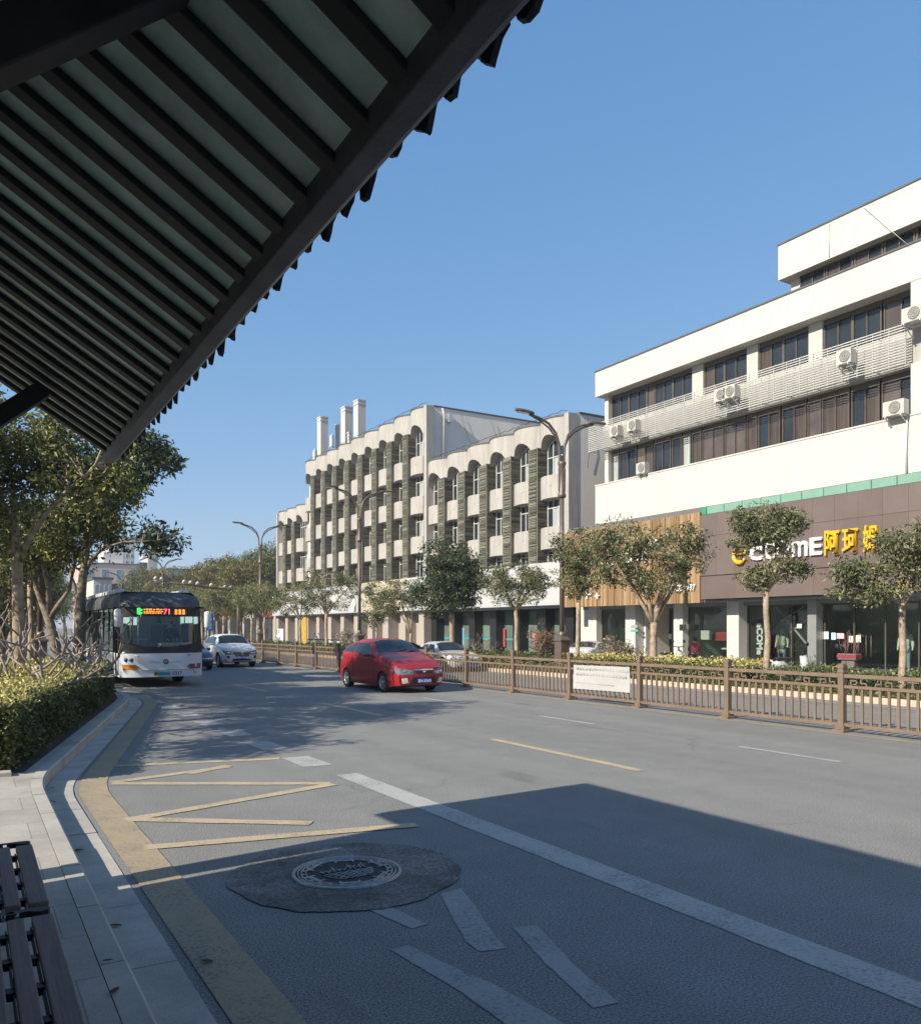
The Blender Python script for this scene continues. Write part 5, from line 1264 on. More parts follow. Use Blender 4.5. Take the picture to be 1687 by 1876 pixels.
# ------------------------------------------------------------------ street lamps
LAMPM = mat('brown_grey_lamp_metal', (.13, .1, .085), .45, .15, 2, metal=.3); LENS = mat('lamp_lens', (.55, .55, .52), .3)
def make_lamp(loc, label, group):
    t = thing('street_lamp', label, 'street lamp', loc, 0, group)
    mb = MB(); mb.box(-.21, .21, -.21, .21, 0, 1.18); mb.box(-.25, .25, -.25, .25, 0, .12); mb.box(-.25, .25, -.25, .25, 1.18, 1.24)
    n0 = len(mb.v); mb.v += [Vector(p) for p in ((-.25,-.25,1.24),(.25,-.25,1.24),(.25,.25,1.24),(-.25,.25,1.24),(-.11,-.11,1.4),(.11,-.11,1.4),(.11,.11,1.4),(-.11,.11,1.4))]
    for q in ((0,1,5,4),(1,2,6,5),(2,3,7,6),(3,0,4,7),(4,5,6,7)): mb.face(n0+i for i in q)
    mb.build('pedestal', LAMPM, t, bev=.01)
    mb = MB(); mb.cyl((0, 0, 1.4), (0, 0, 7.0), .1, .085); mb.lathe([(.14, 1.4), (.14, 1.5), (.1, 1.55)], 16); mb.build('pole', LAMPM, t)
    mb = MB(); mb.lathe([(.1, 6.75), (.16, 6.78), (.16, 6.9), (.13, 6.95), (.13, 8.0), (.16, 8.05), (.16, 8.15), (.1, 8.2), (.001, 8.2)], 12)
    for k in range(4): M = Matrix.Rotation(k*R(90), 4, 'Z'); mb.box(.12, .155, -.03, .03, 7.05, 7.9, M)
    mb.build('sleeve', LAMPM, t)
    for sx in (-1, 1):
        mb = MB()
        for r_, dz in ((.05, 0), (.035, -.16)):
            mb.tube([(sx*.09, 0, 7.0), (sx*.1, 0, 8.4), (sx*.14, 0, 8.85+dz*.6), (sx*.3, 0, 9.25+dz), (sx*.65, 0, 9.58+dz), (sx*1.1, 0, 9.74+dz*.6), (sx*1.55, 0, 9.8)], r_, 8)
        mb.build('arm', LAMPM, t)
        mb = MB(); n0 = len(mb.v); x0, x1 = sx*1.35, sx*2.2
        out = [(x0, -.05), (x0+sx*.15, -.11), (x1-sx*.2, -.14), (x1, -.06), (x1, .06), (x1-sx*.2, .14), (x0+sx*.15, .11), (x0, .05)]
        mb.prism([(x, y, 9.76+.05*abs(x)) for x, y in out][::-sx], (0, 0, .09)); h = mb.build('lamp_head', LAMPM, t, bev=.02)
        mb = MB(); mb.box(min(x0+sx*.25, x1-sx*.1), max(x0+sx*.25, x1-sx*.1), -.1, .1, 9.825, 9.835); mb.build('lens', LENS, h)
    return t
lamp = make_lamp((19.85, 25.3, .15), 'twin-arm brown street lamp on a square pedestal between the white shop sign and timber sign', 'twin-arm street lamps')
for y, lb in ((44.5, 'twin-arm street lamp in front of the middle of the cream building'), (63.6, 'twin-arm street lamp at the far corner of the cream building against the sky'),
              (101, 'distant twin-arm street lamp above the bus roof'), (131, 'distant twin-arm street lamp in front of the pink building'), (168, 'farthest twin-arm street lamp before the low white building')):
    dup(lamp, (19.85, y, .15), 0, lb)
dup(lamp, (2.3, 33.5, .15), 0, 'street lamp on a pedestal among the tree trunks left of the bus')

# gantry with cameras, blue sign
gt = thing('camera_gantry', 'dark mast arm reaching over the road carrying white traffic cameras', 'gantry', (20, 72, .15)); og = (20, 72, .15)
A, B = on_y(437, 1083, 72), on_y(281, 1064, 72)
mb = MB(og); mb.cyl((A.x, 72, .15), (A.x, 72, A.z+.4), .15, .1); mb.tube([A, A.lerp(B, .5)+Vector((0, 0, .02)), B], [.11, .09, .06], 8); mb.build('mast', LAMPM, gt)
for u in (285, 296, 337, 349, 362, 387, 412, 422):
    p = on_y(u, 1064+(u-281)*19/156-5, 72); mb = MB(og); mb.smooth = True; mb.lathe([(.001, -.28), (.1, -.22), (.13, 0), (.12, .22), (.001, .26)], 10, Matrix.Translation(p) @ Matrix.Rotation(R(75), 4, 'X')); mb.smooth = False; mb.cyl(p, p+Vector((0, 0, -.4)), .03); mb.build('camera', WHITEW, gt)
p = on_y(384, 1140, 62); o = (p.x, 62, .15)
sg_ = thing('road_sign', 'blue road sign with white symbols on a post beside the bus mirror', 'road sign', o)
mb = MB(o); a, b = on_y(378, 1124, 62), on_y(391, 1155, 62); mb.box(a.x, b.x, 61.95, 62, b.z, a.z); mb.build('panel', mat('blue_sign_face', (.02, .16, .5), .4), sg_)
mb = MB(o); w = b.x-a.x
for z, ww in ((.85, .3), (.66, .55), (.5, .3), (.34, .5), (.16, .4)): zz_ = b.z+(a.z-b.z)*z; mb.box(a.x+w*(.5-ww/2), a.x+w*(.5+ww/2), 61.93, 61.945, zz_-.07, zz_+.07)
mb.build('symbol', PAPER, sg_); mb = MB(o); mb.cyl((a.x+w*.3, 62.05, .15), (a.x+w*.3, 62.05, a.z), .04); mb.cyl((a.x+w*.75, 62.05, .15), (a.x+w*.75, 62.05, a.z), .04); mb.build('post', ALUW, sg_)
for u, v, Y, lb in ((45, 1130, 60, 'small blue sign board seen between the left tree trunks'), (4, 1142, 55, 'blue sign board at the left edge beyond the trees')):
    p = at(u, v, Y); o = (p.x, p.y, .15); t = thing('road_sign', lb, 'road sign', o); mb = MB(o); mb.box(p.x-.4, p.x+.4, p.y, p.y+.05, p.z-.45, p.z+.45); mb.build('panel', mat('blue_sign_face', (.02, .16, .5), .4), t)
    mb = MB(o); mb.cyl((p.x, p.y+.08, .15), (p.x, p.y+.08, p.z+.3), .04); mb.build('post', ALUW, t)

# ------------------------------------------------------------------ trees
BARK = mat('pale_smooth_bark', (.29, .225, .16), .85, .5, 6, bmp=.4, bscale=30); BARKD = mat('grey_brown_bark', (.18, .145, .11), .9, .5, 7, bmp=.5, bscale=30)
LOLIVE = leafmat('olive_leaf', [(.042, .056, .026), (.094, .11, .048), (.165, .178, .08), (.3, .285, .145)])
LDARK = leafmat('dark_evergreen_leaf', [(.018, .032, .016), (.036, .058, .026), (.065, .09, .04), (.12, .14, .06)])
LGREEN = leafmat('broad_green_leaf', [(.034, .052, .02), (.08, .105, .036), (.16, .175, .06), (.36, .34, .13)], .42)
LLEFT = leafmat('sunlit_broad_leaf', [(.035, .052, .02), (.085, .11, .036), (.19, .2, .065), (.42, .4, .15)], .4, .4)
LBROWN = leafmat('autumn_tinged_leaf', [(.05, .052, .018), (.11, .105, .03), (.19, .16, .045), (.3, .23, .06)])
def tree(name, label, base, blobs, fork, limbs, n, cnt, L, W, lm, bark, r0, seed, cr=.38, group=None, cat='tree', trunk_px=None, flat=.8, rad=(.7, 1.2)):
    """base point, crown blobs in world metres"""
    rng = np.random.default_rng(seed); rg = random.Random(seed); t = thing(name, label, cat, base, 0, group)
    cl = blob_clumps(rng, blobs, n); rd = rng.uniform(cr*rad[0], cr*rad[1], n)
    mb = MB(base)
    if trunk_px: 
        for path, rr in trunk_px: mb.tube(path, rr, 9, True, .05)
        skel = [p for path, _ in trunk_px for p in path[len(path)//2:]]
        for c in cl:
            c = Vector(c); q = min(skel, key=lambda s: (s-c).length); m = q.lerp(c, .5)+Vector((rg.uniform(-.12, .12), rg.uniform(-.12, .12), rg.uniform(0, .15)))
            mb.tube([q, m, c], [.022, .014, .005], 5, False)
    else: wood(mb, base, limbs, cl, r0, rg, fork)
    mb.build('trunk', bark, t)
    leaf_mesh('crown', cl, rd, cnt, L, W, lm, t, seed, base, flat)
    return t
def px_blobs(lst, Y, depth=1.):
    return [(*at(u, v, Y), ru*Y/FPX, ru*Y/FPX*depth, rv*Y/FPX) for u, v, ru, rv in lst]
def street_tree(label, u, base_u, blobs, fork_v, n, cnt, lm, seed, r0, bark=BARK, x=20., nl=5, L=.118, W=.05, cr=.29, lean=0., fork_u=None):
    p = on_x(base_u, 1200, x); Y = p.x*SA+p.y*CA; bl = px_blobs(blobs, Y)
    fk = at(fork_u or base_u, fork_v, Y); rg = random.Random(seed)
    limbs = [(b[0]+rg.uniform(-.3, .3)*b[3], b[1]+rg.uniform(-.3, .3)*b[3], b[2]+rg.uniform(-.2, .3)*b[5]) for b in (bl*3)[:nl]]
    t = tree('street_tree', label, (p.x, p.y, .15), bl, fk.z, limbs, n, cnt, L, W, lm, bark, r0, seed, cr, flat=.62, rad=(.55, 1.45))
    return t
G = 'street trees in the verge'
street_tree('rightmost small street tree with forked pale trunk in front of the brown sign', 1640, 1652, [(1570, 1050, 46, 26), (1640, 1000, 46, 26), (1600, 1085, 56, 18), (1690, 1045, 46, 34), (1690, 985, 35, 24), (1650, 1045, 40, 20)], 1105, 150, 44, LOLIVE, 11, .085, x=19.7, lean=.2, fork_u=1636)
street_tree('slim street tree with pale trunk in front of the yellow and white sign letters', 1405, 1404, [(1400, 955, 58, 26), (1445, 960, 30, 24), (1430, 1000, 30, 14), (1440, 1045, 44, 20), (1385, 1060, 36, 20), (1355, 985, 24, 24), (1395, 985, 40, 16)], 1082, 170, 46, LOLIVE, 12, .09, fork_u=1402)
street_tree('spreading street tree covering the timber sign, widest crown of the row', 1195, 1197, [(1150, 985, 55, 34), (1220, 1010, 62, 40), (1130, 1040, 45, 35), (1255, 990, 36, 28), (1285, 1010, 18, 26), (1200, 1065, 60, 26), (1265, 1035, 34, 16), (1110, 1010, 30, 36)], 1140, 235, 46, LOLIVE, 13, .13, nl=8, fork_u=1198)
street_tree('slender street tree just right of the lamp post with thin crown', 1060, 1059, [(1055, 1000, 48, 34), (1020, 1010, 26, 22), (1075, 1050, 36, 30), (1050, 1060, 30, 34)], 1100, 130, 46, LOLIVE, 14, .09, fork_u=1056)
street_tree('street tree with leaning trunk in front of the white sign board, left of the lamp', 947, 944, [(945, 1055, 54, 26), (985, 1070, 30, 28), (905, 1065, 28, 26), (955, 1090, 46, 20)], 1118, 150, 46, LOLIVE, 15, .09, fork_u=957)
street_tree('dense dark evergreen tree with rounded crown, darkest of the row', 828, 828, [(828, 1060, 56, 52), (815, 1020, 42, 34), (850, 1080, 36, 34), (800, 1085, 40, 26), (826, 1108, 38, 18)], 1118, 300, 60, LDARK, 16, .13, x=20.4, cr=.42, L=.14, W=.07)
street_tree('small street tree with two pale diverging stems behind the red car', 745, 752, [(735, 1080, 44, 22), (765, 1095, 28, 26), (715, 1098, 30, 24)], 1160, 120, 44, LOLIVE, 17, .08, nl=4)
street_tree('small thin street tree beside the second lamp post', 690, 690, [(690, 1088, 26, 22), (700, 1115, 22, 22), (680, 1130, 14, 16)], 1150, 90, 44, LOLIVE, 18, .07, nl=4)
street_tree('street tree with broad olive crown left of the second lamp post', 600, 598, [(595, 1060, 46, 24), (575, 1085, 30, 26), (640, 1075, 26, 24), (610, 1100, 36, 18)], 1125, 150, 46, LOLIVE, 19, .1, nl=5)
base_t = street_tree('green street tree before the yellow shop pillar', 545, 550, [(545, 1090, 40, 24), (520, 1105, 30, 24), (570, 1105, 26, 22)], 1135, 140, 46, LGREEN, 20, .09, nl=5)
for i, (y, s_, lb) in enumerate(((63, 1.1, 'olive street tree by the third lamp post'), (68, 1.15, None), (73, 1.2, None), (79, 1.15, None), (85, 1.25, None), (92, 1.3, None), (99, 1.3, None), (107, 1.35, None), (117, 1.4, None), (128, 1.4, None))):
    dup(base_t, (20+.6*math.sin(i*2.1), y, .15), i*1.7, lb or 'far street tree merging into the row beyond the third lamp', 'far street trees in the verge', s_)
# wooded rise beyond the cream building
bigb = [(0, 0, 5.6, 3.2, 3.2, 2.8), (1.4, .4, 7.6, 2.4, 2.4, 2.2), (-1.6, -.4, 6.6, 2.2, 2.2, 2.4), (.3, 0, 9, 1.8, 1.8, 1.4)]
def big_tree(label, loc, seed, lm, group, sc=1., n=330, cnt=60, L=.22, W=.1):
    t = tree('broad_tree', label, (0, 0, 0), bigb, 2.6, [(1.5, .5, 6.5), (-1.5, -.4, 6), (.3, 1.2, 7.5), (-.2, -1.2, 6.2), (.3, .2, 8.2)], n, cnt, L, W, lm, BARKD, .2, seed, .62, group); t.location = loc; t.scale = (sc,)*3; return t
bt1 = big_tree('yellow-green broad tree on the wooded rise beyond the cream building', (26.5, 92, 0), 31, LBROWN, 'trees on the wooded rise', .95)
bt2 = big_tree('dark green broad tree on the wooded rise beyond the cream building', (30, 99, 0), 32, LGREEN, 'trees on the wooded rise', 1.1)
for i, (x, y, s_, k) in enumerate(((27, 104, 1.05, 0), (31, 112, 1.15, 1), (27, 118, 1.05, 0), (32, 128, 1.2, 1), (28, 136, 1.15, 0), (25, 148, 1.2, 1), (30, 158, 1.2, 0), (36, 108, 1.3, 1), (38, 122, 1.3, 0))):
    dup((bt1, bt2)[k], (x, y, 0), i*2.3, None, None, s_)
# big trees in the left planting strip
def pth(Y, *uv): return [at(u, v, Y+d) for u, v, d in uv]
Y = 19.
tree('broadleaf_tree', 'nearest left tree with thick pale trunk and long bare limb reaching under the eave', tuple(pth(Y, (36, 1290, 0))[0]),
     px_blobs([(10, 800, 80, 60), (70, 830, 70, 45), (130, 800, 60, 40), (20, 900, 60, 50), (120, 870, 60, 40), (190, 890, 40, 28), (10, 980, 45, 40), (-60, 860, 80, 90), (225, 865, 22, 40)], Y), 0, 0, 280, 46, .135, .06, LLEFT, BARK, .2, 41, .42,
     trunk_px=[(pth(Y, (40, 1290, 0), (35, 1160, 0), (33, 1060, 0), (31, 1000, 0), (26, 940, 0), (24, 880, .2), (10, 820, .4)), [.15, .135, .12, .11, .07, .05, .03]),
               (pth(Y, (34, 1030, 0), (48, 1000, -.1), (62, 975, -.2), (90, 935, -.3), (125, 897, -.4), (155, 875, -.5), (176, 850, -.6), (190, 815, -.6)), [.085, .07, .058, .046, .04, .034, .028, .02]),
               (pth(Y, (30, 985, 0), (10, 930, .2), (-8, 880, .4), (-30, 830, .6)), [.07, .06, .05, .03])])
Y = 24.5
tree('broadleaf_tree', 'left tree with dark leaning trunk forking low, behind the bare shrubs', tuple(pth(Y, (112, 1270, 0))[0]),
     px_blobs([(100, 960, 60, 50), (150, 930, 60, 46), (60, 1010, 40, 36), (190, 940, 36, 40), (110, 1000, 40, 36), (205, 900, 40, 26)], Y), 0, 0, 200, 46, .15, .065, LLEFT, BARKD, .2, 42, .5,
     trunk_px=[(pth(Y, (114, 1270, 0), (104, 1190, 0), (92, 1140, 0), (80, 1110, 0), (66, 1075, .1), (62, 1030, .2)), [.17, .15, .13, .1, .07, .04]),
               (pth(Y, (93, 1130, 0), (110, 1105, 0), (128, 1080, .2), (140, 1020, .3)), [.09, .07, .05, .03]), (pth(Y, (92, 1125, 0), (90, 1070, 0), (80, 1035, -.2), (96, 990, -.3), (100, 940, -.3)), [.1, .085, .07, .05, .03])])
Y = 28.
tree('broadleaf_tree', 'left tree just before the bus with a crown against the sky and one stray branch', tuple(pth(Y, (146, 1270, 0))[0]),
     px_blobs([(250, 850, 42, 40), (285, 830, 26, 26), (200, 870, 50, 50), (170, 960, 40, 40), (205, 985, 22, 22), (225, 900, 20, 34), (305, 845, 16, 16), (297, 990, 34, 18), (265, 975, 16, 14), (240, 820, 40, 30)], Y), 0, 0, 250, 48, .17, .075, LDARK, BARKD, .2, 43, .5,
     trunk_px=[(pth(Y, (146, 1270, 0), (146, 1190, 0), (148, 1110, 0), (152, 1060, 0), (160, 1000, 0), (163, 940, 0), (190, 880, 0), (240, 845, 0), (280, 835, 0)), [.22, .2, .17, .14, .11, .09, .07, .05, .03]),
               (pth(Y, (152, 1055, 0), (168, 1025, 0), (190, 1004, -.3), (225, 993, -.5), (260, 992, -.6), (290, 990, -.6)), [.09, .07, .035, .03, .022, .012]), (pth(Y, (148, 1100, 0), (132, 1060, .2), (120, 1000, .3)), [.08, .06, .03])])
for u, Y, lb, sd in ((57, 30, 'thin straight pale sapling trunk behind the nearest left tree', 44), (8, 33, 'thin tree at the left edge behind the nearest trunk', 45), (20, 36, 'second thin tree from the left edge behind the nearest trunk', 46)):
    b = at(u, 1150, Y); bl = px_blobs([(u-10, 1020, 60, 50), (u+20, 970, 60, 50)], Y)
    tree('slim_tree', lb, (b.x, b.y, .15), bl, at(u, 1060, Y).z, [q[:3] for q in bl]*2, 110, 50, .17, .075, LGREEN, BARK, .1, sd, .55)
lt = big_tree('leafy tree of the left strip filling the view behind the trunks', (3.2, 58, 0), 51, LGREEN, 'trees behind the left strip', .62, 200, 50, .22, .1)
for i, (x, y, s_) in enumerate(((2.6, 44, .55), (1.2, 36, .5), (5.5, 95, .9), (10, 130, 1.), (2.2, 75, .75), (16, 175, 1.1), (7, 110, .9))): dup(lt, (x, y, 0), i*1.9+1, None, None, s_)
# trees of the strip just left of the view: their shadows lie on the road
st_ = tree('broad_tree', 'broad tree standing in the planting strip left of the view', (-1.3, 16.3, .15), [(-1.3, 16.3, 5.0, 1.5, 1.4, 1.1), (-.6, 16.0, 5.9, 1.0, 1., .8), (-1.8, 16.8, 4.2, .9, .8, .5)], 3.2, [(-1.6, 16.6, 4.6), (-.8, 16, 5.2), (-1, 16.6, 5.8)], 120, 50, .15, .07, LGREEN, BARK, .14, 52, .45, 'trees left of the view')
lo_ = tree('broad_tree', 'low crowned tree standing in the planting strip left of the view', (-2.6, 12.4, .15), [(-2.6, 12.3, 4.1, 1., 1.0, .5), (-2.2, 13.4, 4.3, .7, .7, .4), (-2.7, 11.4, 4.0, .6, .6, .4)], 3.3, [(-2.8, 12.6, 3.9), (-2.3, 12, 4.2)], 90, 46, .14, .06, LGREEN, BARK, .1, 53, .36)
for i, (x, y, s_) in enumerate(((-1.6, 14.7, .95), (-1.2, 18.6, 1.), (-2.6, 22.3, 1.2), (-1.8, 20.4, 1.1), (-3.4, 24, 1.25), (-5.2, 29, 1.4), (-6.5, 36, 1.5))): dup(st_, (x, y, .15), i*2.2+.5, None, None, s_)

rng = np.random.default_rng(77); C = [(-170+190*rng.random(), 250+40*rng.random(), 9*rng.random()**.7+1) for _ in range(420)]
fw = leaf_mesh('far_wood', C, np.full(len(C), 3.2), 26, 1.1, .6, LGREEN, None, 78); fw['kind'] = 'stuff'
# ------------------------------------------------------------------ hedges and shrubs
def pts_mesh(name, P, Nrm, L, W, m, parent, seed, off, sp=.06):
    rng = np.random.default_rng(seed); P = np.asarray(P)
    C = P + rng.normal(size=P.shape)*sp
    return leaf_mesh(name, C, np.full(len(C), sp*.8), 1, L, W, m, parent, seed+1, off, 1., .6, 0.)
HG = leafmat('hedge_side_leaf', [(.026, .042, .014), (.06, .078, .024), (.11, .12, .036), (.22, .2, .065)], .45)
HY = leafmat('yellow_hedge_leaf', [(.2, .18, .055), (.4, .345, .11), (.6, .52, .2), (.75, .68, .32)], .45)  # yellow new growth, with the sunlit look of the top mixed into its colours
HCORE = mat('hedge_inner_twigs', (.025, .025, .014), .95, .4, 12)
hd = thing('hedge', 'clipped box hedge with yellow new leaves on top beside the lay-by kerb', 'hedge', (.2, 16, .15)); oh = (.2, 16, .15)
rng = np.random.default_rng(5); Ptop, Pside = [], []
def hx(s): return .27 + foff(s) - max(0, (11.5-s))**2*.25
def ztop(x, s): return .93 + .035*math.sin(s*1.3+x*2)+.03*math.sin(x*3.1-s*.7)
for _ in range(40000):
    s = 10.95 + 13.5*rng.random()**1.35; x = -2.2+(hx(s)+2.2)*rng.random(); Ptop.append((x, s, ztop(x, s)+rng.normal()*.035))
for _ in range(17000):
    s = 10.95 + 13.5*rng.random()**1.3; z = .2+.72*rng.random(); Pside.append((hx(s)+.08*math.sin(s*2.1+z*5)*.5+rng.normal()*.03, s, z))
for _ in range(9000):
    x = -2.2+(hx(11.)+2.3)*rng.random(); z = .2+.72*rng.random(); Pside.append((x, 10.93+.04*math.sin(x*4+z*6)+rng.normal()*.03, z))
for _ in range(5000): s = 10.95+13.5*rng.random(); Pside.append((hx(s)-.3*rng.random(), s, .72+.2*rng.random()))
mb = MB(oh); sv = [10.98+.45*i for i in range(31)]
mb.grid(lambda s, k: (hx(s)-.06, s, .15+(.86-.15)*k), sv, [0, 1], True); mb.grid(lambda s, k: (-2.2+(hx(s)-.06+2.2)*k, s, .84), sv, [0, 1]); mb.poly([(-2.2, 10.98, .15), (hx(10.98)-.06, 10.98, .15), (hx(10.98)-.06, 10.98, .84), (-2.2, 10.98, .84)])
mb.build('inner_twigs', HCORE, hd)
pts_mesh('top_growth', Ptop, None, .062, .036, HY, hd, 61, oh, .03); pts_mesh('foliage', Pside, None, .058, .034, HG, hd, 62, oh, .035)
def far_hedge(label, y0, y1, x0, x1, h, n, m1, m2, seed, L=.085):
    o = ((x0+x1)/2, (y0+y1)/2, .15); t = thing('hedge', label, 'hedge', o); rng = np.random.default_rng(seed)
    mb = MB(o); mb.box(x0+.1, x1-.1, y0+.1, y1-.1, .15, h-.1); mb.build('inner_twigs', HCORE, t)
    A, B = [], []
    for _ in range(n):
        y = y0+(y1-y0)*rng.random(); f = rng.random(); w = .05*math.sin(y*2.3)+.04*math.sin(y*5.1)
        if f < .5: A.append((x0+(x1-x0)*rng.random(), y, h+w+rng.normal()*.04))
        else: B.append((x0+w+rng.normal()*.04, y, .18+(h-.15)*rng.random()))
    pts_mesh('top_growth', A, None, L, L*.58, m1, t, seed+1, o, .05); pts_mesh('foliage', B, None, L*.95, L*.55, m2, t, seed+2, o, .05)
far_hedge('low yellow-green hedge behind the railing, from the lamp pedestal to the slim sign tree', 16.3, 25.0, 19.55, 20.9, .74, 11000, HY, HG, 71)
far_hedge('low dark green hedge behind the railing at the right edge', 4., 15.9, 19.6, 20.9, .66, 10000, LGREEN, LDARK, 74)
far_hedge('low hedge behind the railing beside the dark evergreen tree', 25.6, 46, 19.6, 20.9, .68, 12000, HG, HG, 77, .1)
far_hedge('distant low hedge running beyond the second lamp', 46.5, 95, 19.6, 20.9, .68, 9000, HG, HG, 80, .13)
# short grass and ground cover along the verge
rng = np.random.default_rng(9); P = [(19.08+.55*rng.random(), 3+40*rng.random()**1.3, .16+.05*rng.random()) for _ in range(9000)]
gc = pts_mesh('ground_cover', P, None, .1, .03, leafmat('verge_grass', [(.05, .06, .015), (.11, .12, .03), (.2, .19, .05), (.28, .25, .08)]), None, 91, (0, 0, 0), .03); gc['kind'] = 'stuff'
def bare_shrub(label, p, h, seed, m, spread=.7, stems=4, r=.024, leaves=None, group=None, cat='shrub', nl=60):
    rg = random.Random(seed); t = thing('bare_shrub' if not leaves else 'shrub', label, cat, p, 0, group); mb = MB(); tips = []
    for s in range(stems):
        a = 2*math.pi*s/stems+rg.uniform(-.5, .5); q = Vector((rg.uniform(-.05, .05), rg.uniform(-.05, .05), 0)); d = Vector((math.cos(a)*spread*.55, math.sin(a)*spread*.55, 1)).normalized()
        def grow(q, d, L, rr, lv):
            path = [q]; rad = [rr]; c = q.copy(); dd = d.copy()
            for k in range(4):
                dd = (dd + Vector((rg.uniform(-.3, .3), rg.uniform(-.3, .3), rg.uniform(-.12, .22)))).normalized(); c = c+dd*L/4; path.append(c.copy()); rad.append(rr*(1-.1*(k+1))*(1.18 if k % 2 else 1))
            mb.tube(path, rad, 6, True, .12); tips.append(c.copy())
            if lv < (2 if r > .03 else 3):
                for j in range(2 if lv or r > .03 else 3):
                    e = (dd+Vector((rg.uniform(-1, 1)*spread*1.5, rg.uniform(-1, 1)*spread*1.5, rg.uniform(-.25, .5)))).normalized(); grow(path[rg.choice((2, 3, 4))], e, L*rg.uniform(.55, .85), rr*.72, lv+1)
        grow(q, d, h*.5, r, 0)
    mb.build('branches', m, t)
    if leaves: leaf_mesh('foliage', [tuple(x) for x in tips], np.full(len(tips), .13), nl//8, .08, .045, leaves, t, seed)
    return t
SHB = mat('grey_pruned_bark', (.27, .225, .185), .85, .2, 9, bmp=.5, bscale=50)
for i, (u, v, Y, h, lb) in enumerate(((95, 1262, 13.6, 1.55, 'nearest bare knobbly shrub rising from the hedge in front of the pale trunk'), (30, 1255, 14.3, 1.5, 'bare pruned shrub at the left edge above the hedge'), (165, 1238, 17.6, 1.5, 'bare pruned shrub at the hedge end beside the bus'),
                                      (125, 1240, 16.3, 1.45, 'bare pruned shrub in the middle of the hedge before the leaning trunk'), (190, 1230, 20., 1.4, 'farthest bare pruned shrub by the bus side'), (62, 1240, 15.6, 1.6, 'bare pruned shrub between the two nearest trunks'))):
    p = at(u, v, Y); bare_shrub(lb, (p.x, p.y, .5), h*1.22, 100+i, SHB, .95, 3, .0305, None, 'bare pruned shrubs in the hedge')
RLF = leafmat('reddish_shrub_leaf', [(.09, .05, .03), (.16, .09, .05), (.22, .14, .08), (.28, .2, .12)]); PLF = leafmat('pinkish_shrub_leaf', [(.07, .07, .03), (.16, .13, .08), (.3, .22, .18), (.42, .34, .3)])
for u, lm, lb, h in ((992, RLF, 'rust-leaved shrub in the verge left of the lamp pedestal', 1.5), (1128, PLF, 'pale pinkish shrub in the verge by the white pillar', 1.35), (640, PLF, 'pale wiry shrub in front of the beige shops', 1.6), (885, None, 'bare wiry shrub by the silver parked car', 1.3)):
    p = on_x(u, 1200, 20.3); bare_shrub(lb, (p.x, p.y, .2), h, int(u), SHB if u != 1588 else mat('reddish_twig', (.22, .1, .08), .8), .8, 6, .014, lm, None, nl=110)
p = on_x(1555, 1200, 21.0); o = (p.x, p.y, .15)
fp = thing('flower_planter', 'red flower planter box with twigs in front of the shop doors', 'planter', o)
mb = MB(); mb.box(-.13, .13, -.28, .28, .8, .98); mb.box(-.08, .08, -.2, .2, 0, .8); mb.build('box', mat('planter_box', (.14, .11, .1), .7), fp, bev=.02)
mb = MB(); mb.box(-.14, .14, -.29, .29, .86, .95); mb.build('red_band', mat('red_planter_band', (.22, .035, .045), .6), fp); rg = random.Random(6); mb = MB()
for i in range(16): a = rg.uniform(-.28, .28); mb.tube([(rg.uniform(-.1, .1), a*.9, .98), (rg.uniform(-.2, .2), a*1.1, 1.2+rg.random()*.45)], .006, 5)
mb.build('twigs', mat('pink_twig', (.2, .09, .09), .7), fp)

# ------------------------------------------------------------------ figures
def skin_mesh(name, nodes, edges, m, parent, sub=2):
    me = bpy.data.meshes.new(name); me.from_pydata([n[0] for n in nodes], edges, []); o = bpy.data.objects.new(name, me); COL.objects.link(o)
    sk = o.modifiers.new('skin', 'SKIN'); sk.use_smooth_shade = True; s = o.modifiers.new('sub', 'SUBSURF'); s.levels = s.render_levels = sub
    lay = me.skin_vertices[0].data
    for i, n in enumerate(nodes): r = n[1]; lay[i].radius = (r if isinstance(r, tuple) else (r, r)); lay[i].use_root = (i == 0)
    bpy.context.view_layer.update(); new = bpy.data.meshes.new_from_object(o.evaluated_get(bpy.context.evaluated_depsgraph_get()))
    bpy.data.objects.remove(o); new.materials.clear(); new.materials.append(m); r_ = bpy.data.objects.new(name, new); COL.objects.link(r_)
    if parent is not None: r_.parent = parent
    return r_
